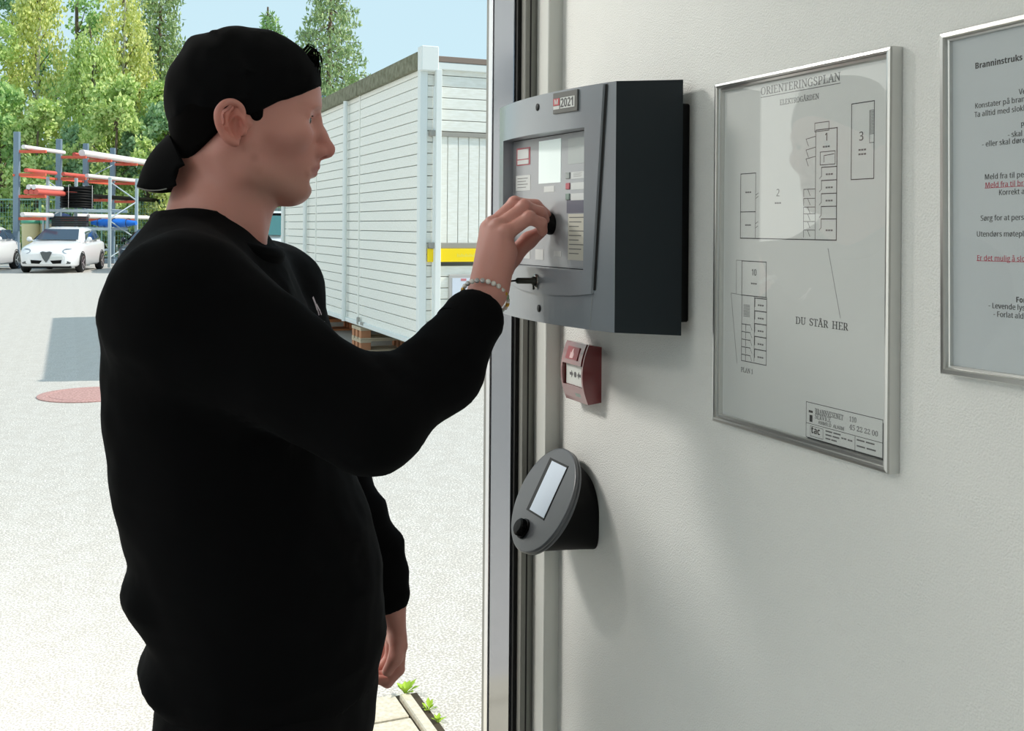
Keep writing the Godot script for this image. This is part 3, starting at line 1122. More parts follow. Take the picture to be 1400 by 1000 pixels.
func notice_frame() -> void:
	var p := wall_node("framed_fire_notice", "smaller aluminium framed fire instruction sheet with typed lines, at the right edge of the photo", "framed notice", 1.567, -0.63)
	var prof: Array = [Vector2(0, 0.0005), Vector2(0, 0.012), Vector2(0.0012, 0.0138), Vector2(0.005, 0.0142), Vector2(0.0062, 0.0128), Vector2(0.0068, 0.0098), Vector2(0.0085, 0.0094), Vector2(0.009, 0.0005)]
	bar_frame(p, 0.222, 0.3175, prof, mats["frame aluminium"])
	p.rotation_degrees = Vector3(0, -90, 0)
	p.basis = p.basis * Basis(Vector3(0, 0, 1), 0.013)
	var sh := put_box("sheet", Vector3(0, 0, 0.0045), Vector3(0.206, 0.301, 0.002), 0.0, mat("notice paper", Color(0.80, 0.825, 0.835), 0.8), p)
	put_box("glass", Vector3(0, 0, 0.0072), Vector3(0.204, 0.3, 0.0012), 0.0, mats["picture glass"], p)
	var ink: Material = mats["ink"]
	var red: Material = mats["red ink"]
	var z := 0.0011
	for q: Array in [["Branninstruks for ansatte", -0.0785, 0.1232, 0.0075, 2], ["Ved brann", -0.0311, 0.0937, 0.0067, 0], ["Konstater på brannsentralen hvor", -0.0788, 0.087, 0.0067, 0], ["Ta alltid med slokkeutstyr til", -0.0794, 0.0792, 0.0067, 0], ["På vei", -0.0294, 0.0646, 0.0067, 0], ["- skal", -0.0428, 0.0577, 0.0067, 0], ["- eller skal dørene", -0.0707, 0.0517, 0.0067, 0], ["Meld fra til personalet", -0.0682, 0.0222, 0.0067, 0], ["Meld fra til brannvesenet", -0.0676, 0.0148, 0.0067, 1], ["Korrekt adresse", -0.0528, 0.0077, 0.0067, 0], ["Sørg for at personer", -0.0727, -0.0146, 0.0067, 0], ["Utendørs møteplass", -0.0772, -0.0288, 0.0067, 0], ["Er det mulig å slokke", -0.077, -0.0503, 0.0067, 1], ["Forebygg", -0.0349, -0.0857, 0.0066, 2], ["- Levende lys", -0.0641, -0.0922, 0.0067, 0], ["- Forlat aldri", -0.0589, -0.0995, 0.0067, 0]]:
		text(sh, q[0], Vector3(q[1] + 0.002, q[2], z), q[3], red if q[4] == 1 else ink, 0, 0.0, "Droid Sans", q[4] == 2)
	var s := mb()
	line(s, Vector2(-0.0656, 0.0122), Vector2(0.002, 0.0122), 0.0005, z)
	line(s, Vector2(-0.075, -0.0529), Vector2(-0.018, -0.0529), 0.0005, z)
	obj("underline", done(s), red, sh)


# ---------------------------------------------------------------- outdoors
func ground() -> void:
	wall_box("ground", Vector3(-70, -0.4, -130), Vector3(70, -0.015, -1.785), mats["asphalt"])
	wall_box("ground", Vector3(-70, -0.4, -1.785), Vector3(-3.6, -0.015, 20), mats["asphalt"])
	# paving strip before the door: slabs, a narrow kerb and an open channel
	var bed := wall_box("paving", Vector3(-0.25, -0.1, -3.325), Vector3(1.08, -0.012, -1.79), mats["earth"])
	var con: Material = mats["pale concrete"]
	var c0 := bed.position
	var lens: Array = [[-3.30, -3.135], [-3.125, -2.78], [-2.77, -2.42], [-2.41, -2.06], [-2.05, -1.8]]
	for r: Array in lens:
		for k in 3:
			var x0 := 1.003 - 0.4 * (k + 1) + 0.004
			var z0: float = r[0] - 0.015
			var o := put_box("slab", Vector3(x0 + 0.195, -0.01, (z0 + r[1]) * 0.5) - c0, Vector3(0.39, 0.03, absf(r[1] - r[0]) - 0.006), 0.004, con, bed)
			o.rotation.y = 0.0
	for i in 3:
		put_box("kerb_stone", Vector3(1.029, -0.008, -3.05 + 0.5 * i) - c0, Vector3(0.036, 0.03, 0.49), 0.004, con, bed)
	put_box("drain_channel", Vector3(1.062, -0.03, -2.54) - c0, Vector3(0.022, 0.03, 1.5), 0.002, mat("channel steel", Color(0.33, 0.32, 0.31), 0.6, 0.3), bed)
	# weeds in the joint
	weed("weed", Vector3(1.035, 0.0, -3.31), 16, 0.05, "larger bright green weed at the far end of the paving kerb")
	weed("weed", Vector3(1.075, -0.012, -3.19), 9, 0.035, "smaller weed growing beside the open drain channel")
	weed("weed", Vector3(1.078, -0.012, -3.10), 8, 0.03, "weed beside the drain channel nearest to the lower edge of the photo")
	# oval patch of reddish ground round a cover
	var red := mat("red patch", Color(0.83, 0.67, 0.65), 0.95)
	red.albedo_texture = noise_tex(0.06, FastNoiseLite.TYPE_SIMPLEX, 4, Color(0.75, 0.72, 0.7), Color.WHITE, 256, 31)
	triplanar(red, Vector3(2, 2, 2))
	var m := obj("manhole_cover", lathe_mesh(Vector3.UP, [Vector2(0.0, 0.0), Vector2(0.44, 0.0), Vector2(0.44, 0.008), Vector2(0.42, 0.01), Vector2(0.36, 0.01), Vector2(0.355, 0.006), Vector2(0.34, 0.006), Vector2(0.335, 0.01), Vector2(0.0, 0.011)], 40, false), red)
	m.position = Vector3(0.19, -0.014, -10.25)
	tag(m, "reddish round manhole cover flush in the asphalt behind the man's back", "manhole cover")


func weed(called: String, at: Vector3, n: int, r: float, label: String) -> void:
	var o := thing(called, label, "weed", at, 0.0, "weeds in the paving joint")
	var s := mb()
	var st := mb(true)
	for i in n:
		var a := TAU * i / n + rng.randf_range(-0.3, 0.3)
		var d := Vector3(cos(a), rng.randf_range(0.35, 1.3), sin(a)).normalized() * r * rng.randf_range(0.7, 1.2)
		var side := d.cross(Vector3.UP).normalized() * r * 0.22
		var mid := d * 0.6 + Vector3.UP * r * 0.08
		tri(s, d * 0.15, mid + side, d)
		tri(s, d * 0.15, d, mid - side)
		tube(st, [Vector3(0, -0.004, 0), d * 0.3], r * 0.03, 5)
	var leaf := mat("weed leaf", Color(0.62, 0.75, 0.22), 0.7)
	leaf.backlight_enabled = true
	leaf.backlight = Color(0.3, 0.4, 0.1)
	obj("leaves", done(s), leaf, o)
	obj("stem", done(st), leaf, o)


func hut() -> void:
	var h := thing("site_hut", "long pale timber-clad site hut of joined modules raised on pallets", "site hut", Vector3(3.37, 0, -10.39))
	var wood := mat("pale boards", Color(0.965, 0.97, 0.95), 0.8)
	wood.albedo_texture = noise_tex(0.02, FastNoiseLite.TYPE_SIMPLEX, 4, Color(0.945, 0.94, 0.92), Color.WHITE, 512, 41)
	triplanar(wood, Vector3(0.6, 3.0, 3.0))
	var shade := mat("board joint", Color(0.66, 0.67, 0.66), 0.9)
	var white := mat("white steel", Color(0.9, 0.92, 0.91), 0.5)
	var L := 7.46
	var W := 4.0
	# local: x away from the yard side, -z along the hut
	put_box("core", Vector3(W / 2 + 0.03, 1.77, -L / 2), Vector3(W - 0.08, 2.86, L - 0.1), 0.0, shade, h)
	var pitch := 0.117
	var ms := L / 3.0
	for m in 3:
		for i in 25:
			put_box("plank", Vector3(0.02, 0.315 + pitch * (i + 0.5), -ms * (m + 0.5)), Vector3(0.03, pitch - 0.007, ms - 0.035), 0.004, wood, h)
	# gable end facing the door
	for i in 25:
		var y := 0.315 + pitch * (i + 0.5)
		put_box("plank", Vector3(0.11, y, 0.03), Vector3(0.11, pitch - 0.007, 0.03), 0.004, wood, h)
		if y < 1.14 or y > 2.54:
			put_box("plank", Vector3(0.17 + 1.9, y, 0.03), Vector3(3.8, pitch - 0.007, 0.03), 0.004, wood, h)
	for i in 32:
		put_box("board", Vector3(0.225 + 0.118 * i, 1.93, 0.03), Vector3(0.111, 1.12, 0.03), 0.004, wood, h)
	var bar := mat("bar grey", Color(0.62, 0.61, 0.58), 0.6)
	put_box("bar", Vector3(2.1, 2.508, 0.045), Vector3(4.0, 0.046, 0.05), 0.004, bar, h)
	put_box("bar", Vector3(2.1, 1.343, 0.045), Vector3(4.0, 0.06, 0.05), 0.004, bar, h)
	put_box("bracket", Vector3(0.105, 2.51, 0.07), Vector3(0.07, 0.06, 0.09), 0.004, bar, h)
	put_box("bracket", Vector3(0.105, 1.345, 0.07), Vector3(0.07, 0.06, 0.09), 0.004, bar, h)
	var sg := put_box("yellow_sign", Vector3(0.38, 1.243, 0.075), Vector3(0.64, 0.138, 0.03), 0.003, mat("sign yellow", Color(1.0, 0.87, 0.0), 0.5), h)
	var faint := mat("faint lettering", Color(0.96, 0.9, 0.35), 0.5)
	var s := mb()
	for i in 14:
		flat(s, 0.0 + i * 0.0155, -0.018, 0.0 + i * 0.0155 + 0.0095, 0.018 - 0.008 * (i % 3), 0.0156)
	obj("faint_words", done(s), faint, sg)
	var nb := put_box("notice_case", Vector3(0.51, 0.83, 0.06), Vector3(0.42, 0.42, 0.03), 0.006, mat("case grey", Color(0.72, 0.71, 0.7), 0.4), h)
	put_box("notice", Vector3(0.01, -0.01, 0.0155), Vector3(0.37, 0.37, 0.004), 0.0, mat("notice bluish", Color(0.84, 0.87, 0.92), 0.4), nb)
	put_box("notice_heading", Vector3(-0.05, 0.155, 0.0178), Vector3(0.06, 0.025, 0.003), 0.0, mat("heading red", Color(0.8, 0.5, 0.52), 0.5), nb)
	# posts, pipes and roof edge
	put_box("corner_post", Vector3(0.012, 1.84, 0.02), Vector3(0.085, 3.06, 0.085), 0.006, white, h)
	put_box("post_head", Vector3(0.06, 3.28, 0.05), Vector3(0.19, 0.26, 0.14), 0.01, white, h)
	put_box("front_post", Vector3(0.155, 1.68, 0.1), Vector3(0.062, 2.98, 0.07), 0.005, white, h)
	obj("downpipe", tube_mesh([Vector3(0.125, 3.0, 0.075), Vector3(0.125, 1.5, 0.075), Vector3(0.125, 0.32, 0.075)], 0.017, 10), white, h)
	put_box("gutter_board", Vector3(2.1, 3.215, 0.045), Vector3(4.05, 0.075, 0.1), 0.005, white, h)
	put_box("roof_edge", Vector3(2.13, 3.285, 0.045), Vector3(4.0, 0.06, 0.11), 0.005, mat("roof edge brown", Color(0.55, 0.49, 0.45), 0.8), h)
	var moss := mat("weathered fascia", Color(0.56, 0.56, 0.48), 0.9)
	moss.albedo_texture = noise_tex(0.03, FastNoiseLite.TYPE_SIMPLEX, 5, Color(0.72, 0.72, 0.66), Color(1, 1, 1), 256, 43)
	triplanar(moss, Vector3(1, 1, 1))
	for m in 3:
		put_box("fascia", Vector3(0.0, 3.27, -ms * (m + 0.5)), Vector3(0.09, 0.18, ms - 0.03), 0.006, moss, h)
		var z := -ms * (m + 1)
		if m < 2:
			put_box("joint_post", Vector3(0.008, 1.85, z), Vector3(0.03, 3.1, 0.035), 0.003, wood, h)
		obj("downpipe", tube_mesh([Vector3(-0.045, 3.17, z - 0.55), Vector3(-0.045, 1.6, z - 0.55), Vector3(-0.045, 0.3, z - 0.55)] if m < 2 else [Vector3(-0.03, 3.1, z + 0.08), Vector3(-0.03, 0.3, z + 0.08)], 0.03, 10), white, h)
	put_box("roof", Vector3(W / 2, 3.285, -L / 2 - 0.05), Vector3(W, 0.05, L), 0.01, mats["weathered fascia"], h)
	put_box("sill", Vector3(0.0, 0.325, -L / 2), Vector3(0.07, 0.05, L), 0.005, white, h)
	put_box("lifting_lug", Vector3(-0.03, 0.36, -ms + 0.12), Vector3(0.03, 0.09, 0.06), 0.008, bar, h)
	put_box("lifting_lug", Vector3(-0.03, 0.34, -ms + 0.32), Vector3(0.03, 0.04, 0.12), 0.008, bar, h)
	put_box("underside", Vector3(W / 2, 0.315, -L / 2), Vector3(W - 0.06, 0.03, L - 0.05), 0.0, bar, h)
	pallet(Vector3(3.93, -0.015, -12.82), 0.0, "weathered timber pallet on the asphalt under the hut's nearer joint")
	pallet(Vector3(3.93, 0.135, -12.82), 0.0, "timber pallet stacked on another, touching the hut's nearer joint")
	pallet(Vector3(3.95, -0.015, -15.5), 1.0, "orange-brown timber pallet on the asphalt under the hut's farther joint")
	pallet(Vector3(3.95, 0.135, -15.5), 1.0, "timber pallet stacked on another under the hut's farther joint")
	for q: Array in [[3.9, -10.75, "under the hut's near end"], [6.8, -12.9, "on the hut's far side at the nearer joint"], [6.8, -15.4, "on the hut's far side at the farther joint"], [3.95, -17.5, "under the hut's far end"], [6.8, -10.75, "at the hut's near far-side corner"]]:
		var b := obj("timber_block", box_mesh(Vector3(0.5, 0.315, 0.3), 0.01), mat("block wood", Color(0.6, 0.47, 0.34), 0.9))
		b.position = Vector3(q[0], 0.1425, q[1])
		tag(b, "heavy timber block " + q[2], "timber block")


func pallet(at: Vector3, tone: float, label: String) -> void:
	var o := thing("pallet", label, "pallet", at, 0.0, "pallets under the hut")
	var grey := mat("pallet grey %d" % int(tone), Color(0.78, 0.72, 0.62).lerp(Color(0.72, 0.47, 0.3), tone), 0.9)
	var orange := mat("pallet orange %d" % int(tone), Color(0.74, 0.52, 0.38).lerp(Color(0.72, 0.45, 0.28), tone), 0.9)
	for i in 3:
		put_box("bottom_board", Vector3(0, 0.011, -0.17 + 0.17 * i), Vector3(1.2, 0.02, 0.1), 0.003, grey, o)
		for k in 3:
			put_box("block", Vector3(-0.53 + 0.53 * k, 0.066, -0.17 + 0.17 * i), Vector3(0.13, 0.09, 0.09), 0.004, orange, o)
	for k in 3:
		put_box("cross_board", Vector3(-0.53 + 0.53 * k, 0.12, 0), Vector3(0.14, 0.018, 0.44), 0.003, grey, o)
	for i in 4:
		put_box("top_board", Vector3(0, 0.139, -0.17 + 0.113 * i), Vector3(1.2, 0.02, 0.095), 0.003, grey, o)


# rear yard, about 38 m off; x of these frames runs to the right as seen from the door, z towards the door
func yard_point(x: float, z: float) -> Vector3:
	var t := deg_to_rad(-23.0)
	return Vector3(0.168, -0.015, -40.667) + Vector3(cos(t), 0, -sin(t)) * x + Vector3(sin(t), 0, cos(t)) * z


func yard() -> void:
	var steel := mat("galvanised blue", Color(0.5, 0.58, 0.64), 0.5, 0.2)
	var pale := mat("pale steel", Color(0.72, 0.78, 0.8), 0.5, 0.2)
	var orange := mat("rack orange", Color(0.86, 0.4, 0.3), 0.6)
	var whitep := mat("white pipe", Color(0.93, 0.91, 0.9), 0.4)
	var pinkp := mat("red pipe", Color(0.84, 0.38, 0.33), 0.5)
	# cantilever rack that runs away to the right
	var at := Vector3(-0.327, -0.015, -42.507)
	var r := thing("cantilever_rack", "tall open cantilever rack with steel uprights and orange arms holding pipes in the rear yard", "rack", at, 63.0)
	for i in 4:
		var x := [-2.9, 0.0, 2.1, 4.45][i] as float
		var s := mb()
		box(s, Vector3(x, 2.36, 0), Vector3(0.13, 4.72, 0.2), 0.01)
		box(s, Vector3(x, 0.1, 0.55), Vector3(0.13, 0.18, 1.3), 0.01)
		obj("upright", done(s), steel, r)
		for y: float in [1.78, 2.55, 3.3, 4.1]:
			put_box("arm", Vector3(x, y - 0.06, 0.55), Vector3(0.09, 0.1, 1.0), 0.008, orange, r)
	for y: float in [0.5, 3.22]:
		put_box("tie_beam", Vector3(0.8, y, -0.06), Vector3(7.6, 0.08, 0.06), 0.006, orange if y > 2.0 else steel, r)
	obj("brace", tube_mesh([Vector3(2.1, 3.3, 0.0), Vector3(4.4, 4.0, 0.0)], 0.02, 6), pale, r)
	# pipes lying on the arms
	var pipes: Array = [
		[0.25, 8.2, 4.225, 0.75, 0.125, whitep, "thick white pipe on the top arms of the cantilever rack"],
		[0.25, 6.8, 4.17, 0.45, 0.07, pinkp, "thin red pipe behind the thick white pipe on the top arms"],
		[-3.4, -0.6, 4.17, 0.5, 0.07, whitep, "white pipe on the top arms of the rack's left bay"],
		[0.35, 8.4, 3.375, 0.9, 0.075, whitep, "white pipe on the second arms of the cantilever rack"],
		[-0.9, 6.2, 3.37, 0.62, 0.07, pinkp, "red pipe on the second arms behind the white one"],
		[-3.4, -1.4, 3.37, 0.6, 0.07, pinkp, "short red pipe on the second arms of the left bay"],
		[1.2, 9.2, 2.63, 0.6, 0.09, mats["black plastic"], "black pipe on the third arms of the cantilever rack"],
		[-3.6, -1.6, 1.86, 0.6, 0.08, whitep, "white pipe on the lowest arms of the left bay"],
		[0.3, 8.0, 1.86, 0.5, 0.09, whitep, "white pipe on the lowest arms of the cantilever rack"],
		[0.6, 8.0, 1.85, 0.85, 0.07, whitep, "thinner white pipe in front on the lowest arms"]]
	var b := Basis(Vector3.UP, deg_to_rad(63.0))
	for q: Array in pipes:
		var o := obj("pipe", tube_mesh([Vector3.ZERO, Vector3(q[1] - q[0], 0, 0)], q[4], 14), q[5])
		o.position = at + b * Vector3(q[0], q[2], q[3])
		o.basis = b
		tag(o, q[6], "pipe", "pipes on the cantilever rack")
	# bundle of red and white pipes at the left
	for i in 5:
		var o := obj("pipe", tube_mesh([Vector3(-3.4, 0, 0), Vector3(-0.55, 0, 0)], 0.085, 12), whitep if i < 2 else pinkp)
		o.position = at + b * Vector3(0, 2.635 + (0.165 if i < 2 else 0.0), 0.45 + 0.18 * (i if i >= 2 else i + 2.5) - 0.2)
		o.basis = b
		tag(o, ["upper rear white pipe of the red and white bundle at the left", "upper front white pipe of the red and white bundle at the left", "rear red pipe under the white pipes of the left bundle", "middle red pipe under the white pipes of the left bundle", "front red pipe under the white pipes of the left bundle"][i], "pipe", "red and white pipe bundle")
	# shelf rack in front of it
	var f := thing("shelf_rack", "low galvanised shelf rack holding a black hose coil and dark boards behind the white cars", "rack", Vector3(0.168, -0.015, -40.667), -23.0)
	for x: float in [-0.92, 1.31]:
		for z: float in [0.0, -0.95]:
			put_box("upright", Vector3(x if z == 0.0 else x + 0.62, 1.62, z), Vector3(0.1, 3.24, 0.09), 0.008, pale, f)
		for i in 4:
			var y := 0.35 + 0.7 * i
			obj("brace", tube_mesh([Vector3(x + (0.0 if i % 2 == 0 else 0.6), y, 0.0 if i % 2 == 0 else -0.93), Vector3(x + (0.6 if i % 2 == 0 else 0.0), y + 0.62, -0.93 if i % 2 == 0 else 0.0)], 0.025, 6), pale, f)
	for y: float in [1.38, 2.03]:
		put_box("beam", Vector3(0.195, y, 0.0), Vector3(2.2, 0.1, 0.05), 0.006, pale, f)
		put_box("beam", Vector3(0.5, y, -0.95), Vector3(2.2, 0.1, 0.05), 0.006, pale, f)
		for i in 5:
			put_box("deck_bar", Vector3(-0.5 + 0.42 * i + 0.2, y + 0.055, -0.475), Vector3(0.06, 0.02, 0.98), 0.003, pale, f)
	var coil := thing("hose_coil", "coil of black hose lying in stacked turns on the shelf rack", "hose coil", yard_point(-0.07, -0.47) + Vector3(0, 2.095, 0))
	var st := mb(true)
	var turns: Array[Vector3] = []
	for i in 24 * 8 + 1:
		var a := TAU * i / 24.0
		turns.append(Vector3(cos(a) * 0.52, 0.05 + 0.095 * i / 24.0 + 0.01 * sin(a * 1.3), sin(a) * 0.52))
	tube(st, turns, 0.052, 8)
	obj("hose", done(st), mats["black plastic"], coil)
	st = mb(true)
	for i in 4:
		var a := TAU * i / 4.0 + 0.5
		tube(st, [Vector3(cos(a) * 0.45, 0.0, sin(a) * 0.45), Vector3(cos(a) * 0.585, 0.0, sin(a) * 0.585), Vector3(cos(a) * 0.585, 0.86, sin(a) * 0.585), Vector3(cos(a) * 0.45, 0.86, sin(a) * 0.45)], 0.008, 6)
	obj("strap", done(st), whitep, coil)
	var dark := mat("dark boards", Color(0.2, 0.2, 0.2), 0.8)
	for i in 5:
		var o := obj("board", box_mesh(Vector3(1.25, 0.07, 0.22), 0.006), dark)
		o.position = yard_point(-0.15, -0.1) + Vector3(0, 1.497 + 0.074 * i, 0)
		o.rotation_degrees.y = -23.0 + (i % 2) * 0.6
		tag(o, ["lowest dark board of the front stack on the shelf rack", "second lowest dark board of the front stack on the shelf rack", "middle dark board of the front stack on the shelf rack", "second highest dark board of the front stack on the shelf rack", "topmost dark board of the front stack on the shelf rack"][i], "board", "dark boards on the shelf rack")
	# blue tarpaulin bundle in front of the rack's lower bay
	var blue := thing("tarpaulin_bundle", "bright blue tarpaulin bundle on the shelf rack behind the white hatchback", "tarpaulin", yard_point(1.3, -0.45), -23.0)
	bundle(blue, Vector3(1.6, 0.3, 0.5), 1.45, mat("tarp blue", Color(0.1, 0.46, 0.86), 0.5), null)
	var dk := thing("tarpaulin_bundle", "dark blue tarpaulin bundle lying over the beige tanks at the left", "tarpaulin", yard_point(-1.7, -2.5), -23.0)
	bundle(dk, Vector3(1.0, 0.26, 0.6), 1.72, mat("tarp navy", Color(0.16, 0.25, 0.42), 0.6), pale)
	# red tent-shaped cover
	var red := thing("covered_pile", "pile under a pointed red cover beside the man's shoulder in the yard", "covered pile", yard_point(2.5, -1.9), -23.0)
	var s2 := mb()
	loft(s2, [PackedVector3Array([Vector3(-0.75, 0, 0.5), Vector3(0.75, 0, 0.5), Vector3(0.75, 0, -0.5), Vector3(-0.75, 0, -0.5)]), PackedVector3Array([Vector3(-0.72, 0.85, 0.48), Vector3(0.72, 0.85, 0.48), Vector3(0.72, 0.85, -0.48), Vector3(-0.72, 0.85, -0.48)]), PackedVector3Array([Vector3(-0.3, 1.5, 0.1), Vector3(0.4, 1.42, 0.1), Vector3(0.4, 1.42, -0.1), Vector3(-0.3, 1.5, -0.1)])])
	obj("cover", done(s2), mat("cover red", Color(0.72, 0.16, 0.22), 0.6), red)
	s2 = mb()
	for i in 3:
		line(s2, Vector2(-0.6 + 0.45 * i, 0.1), Vector2(-0.35 + 0.3 * i, 0.84), 0.03, 0.505)
	obj("rope", done(s2), mats["black plastic"], red)
	# beige tanks on a dark skid
	var tank := mat("tank beige", Color(0.76, 0.7, 0.58), 0.6)
	for i in 3:
		var tk := thing("storage_tank", ["pale yellow tank at the left edge of the photo", "left beige storage tank behind the gap between the white cars", "right beige storage tank close to the shelf rack upright"][i], "tank", yard_point([-2.7, -1.97, -1.25][i], -2.6), 0.0, "storage tanks")
		obj("shell", lathe_mesh(Vector3.UP, [Vector2(0.0, 0.5), Vector2(0.22, 0.5), Vector2(0.31, 0.62), Vector2(0.335, 1.5), Vector2(0.335, 1.56), Vector2(0.0, 1.57)], 24), mat("tank cream", Color(0.9, 0.85, 0.66), 0.6) if i == 0 else tank, tk)
		obj("lid", lathe_mesh(Vector3.UP, [Vector2(0.34, 1.56), Vector2(0.355, 1.57), Vector2(0.355, 1.66), Vector2(0.3, 1.7), Vector2(0.0, 1.715)], 24), mat("lid green", Color(0.38, 0.68, 0.56), 0.5), tk)
		var s := mb(true)
		for k in 4:
			var a := TAU * k / 4.0
			tube(s, [Vector3(cos(a) * 0.2, 0, sin(a) * 0.2), Vector3(cos(a) * 0.2, 0.52, sin(a) * 0.2)], 0.04, 8)
		obj("legs_stand", done(s), mats["dark plastic"], tk)
	# mesh fence
	var fence := thing("mesh_fence", "green steel mesh fence running behind the racks", "fence", yard_point(0, -9.0), -23.0)
	var green := mat("fence green", Color(0.52, 0.68, 0.62), 0.6)
	put_box("top_rail", Vector3(3.0, 2.62, 0), Vector3(22.0, 0.07, 0.06), 0.006, green, fence)
	put_box("bottom_rail", Vector3(3.0, 0.15, 0), Vector3(22.0, 0.05, 0.04), 0.006, green, fence)
	for i in 9:
		put_box("post", Vector3(-8.0 + 2.75 * i, 1.32, 0), Vector3(0.07, 2.64, 0.07), 0.008, green, fence)
	var s3 := mb()
	for i in 180:
		box(s3, Vector3(-8.0 + i * 0.122, 1.38, 0), Vector3(0.012, 2.45, 0.012))
	for i in 12:
		box(s3, Vector3(3.0, 0.25 + 0.2 * i, 0.012), Vector3(22.0, 0.012, 0.012))
	obj("mesh_wires", done(s3), green, fence).set_meta("kind", "stuff")
	# grey storage container with a white sign
	var box_c := thing("storage_container", "dull grey storage container with a small white sign behind the man's neck", "container", yard_point(5.9, -11.5), -23.0)
	var gm := mat("container grey", Color(0.5, 0.53, 0.52), 0.7)
	put_box("shell", Vector3(0, 1.22, 0), Vector3(4.6, 2.3, 2.4), 0.03, gm, box_c)
	for i in 19:
		put_box("rib", Vector3(-2.16 + 0.24 * i, 1.22, 1.22), Vector3(0.09, 2.1, 0.04), 0.012, gm, box_c)
	put_box("sign", Vector3(-1.72, 1.95, 1.25), Vector3(0.3, 0.24, 0.02), 0.004, mats["paper"], box_c)
	put_box("sign", Vector3(-2.08, 1.9, 1.25), Vector3(0.12, 0.1, 0.02), 0.004, mats["paper"], box_c)
	for x: float in [-2.0, 2.0]:
		put_box("foot", Vector3(x, 0.04, 0), Vector3(0.25, 0.09, 2.3), 0.01, mats["dark plastic"], box_c)
	cars()
	van()
	# unseen white hall added left of the yard to bounce sunlight indoors
	var wh := thing("added_white_hall", "added sunlight-bouncing white hall along the yard's left side, out of the frame", "hall", Vector3(-9, -0.015, -19))
	put_box("wall", Vector3(-5, 4.5, 0), Vector3(10, 9, 32), 0.0, mat("white render", Color(0.94, 0.935, 0.92), 0.9), wh)
	put_box("roof", Vector3(-5, 9.1, 0), Vector3(10.6, 0.25, 32.6), 0.02, mats["container grey"], wh)
	for i in 7:
		put_box("window", Vector3(0.01, 5.2, -13.5 + 4.5 * i), Vector3(0.06, 1.2, 1.8), 0.01, mats["car glass"] if mats.has("car glass") else mats["black plastic"], wh)
	# hall with a blue roof behind the hut
	var hall := thing("blue_roofed_hall", "distant hall with a light blue roof seen between the man's face and the hut", "hall", Vector3(15.5, -0.015, -62), -23.0)
	put_box("wall", Vector3(0, 3.9, -5), Vector3(16, 7.8, 10), 0.0, mat("hall wall", Color(0.7, 0.74, 0.78), 0.8), hall)
	var s4 := mb()
	prism(s4, PackedVector2Array([Vector2(0.4, 7.6), Vector2(0.4, 7.8), Vector2(-5.0, 10.2), Vector2(-10.4, 7.8), Vector2(-10.4, 7.6)]), -8.3, 8.3, Transform3D(Basis(Vector3(0, 0, 1), Vector3(0, 1, 0), Vector3(-1, 0, 0)), Vector3.ZERO))
	obj("roof", done(s4), mat("roof blue", Color(0.36, 0.55, 0.86), 0.6), hall)
	s4 = mb()
	for i in 40:
		var x := -8.2 + 0.42 * i
		box(s4, Vector3(x, 9.03, -2.3), Vector3(0.05, 0.06, 5.9), 0.0, Basis(Vector3.RIGHT, atan2(2.4, 5.4)))
	obj("roof_rib", done(s4), mat("roof blue", Color.WHITE), hall)


func bundle(o: Node3D, size: Vector3, y: float, m: Material, legs) -> void:
	var s := mb(true)
	var rings := []
	for i in 17:
		var t := i / 16.0
		var x := (t - 0.5) * size.x
		var e := pow(sin(PI * clampf(t, 0.03, 0.97)), 0.3)
		var ring := PackedVector3Array()
		for k in 14:
			var a := TAU * k / 14.0
			var w := 1.0 + 0.12 * sin(x * 9.0 + k * 1.7)
			ring.append(Vector3(x, y + size.y * 0.5 + sin(a) * size.y * 0.5 * e * w, cos(a) * size.z * 0.5 * e * w))
		rings.append(ring)
	loft(s, rings)
	obj("cover", done(s), m, o)
	s = mb(true)
	for i in 3:
		var x := (i - 1) * size.x * 0.32
		var ring: Array[Vector3] = []
		for k in 15:
			var a := TAU * k / 14.0
			ring.append(Vector3(x, y + size.y * 0.5 + sin(a) * size.y * 0.56, cos(a) * size.z * 0.56))
		tube(s, ring, 0.012, 5)
	obj("lashing", done(s), mats["dark plastic"], o)
	for x: float in ([-size.x * 0.38, size.x * 0.38] if legs != null else []):
		s = mb()
		box(s, Vector3(x, y - 0.02, 0), Vector3(0.07, 0.07, size.z), 0.006)
		for z: float in [-0.4, 0.4]:
			box(s, Vector3(x, y * 0.5 - 0.02, z * size.z), Vector3(0.06, y, 0.06), 0.006)
		obj("trestle", done(s), legs, o)


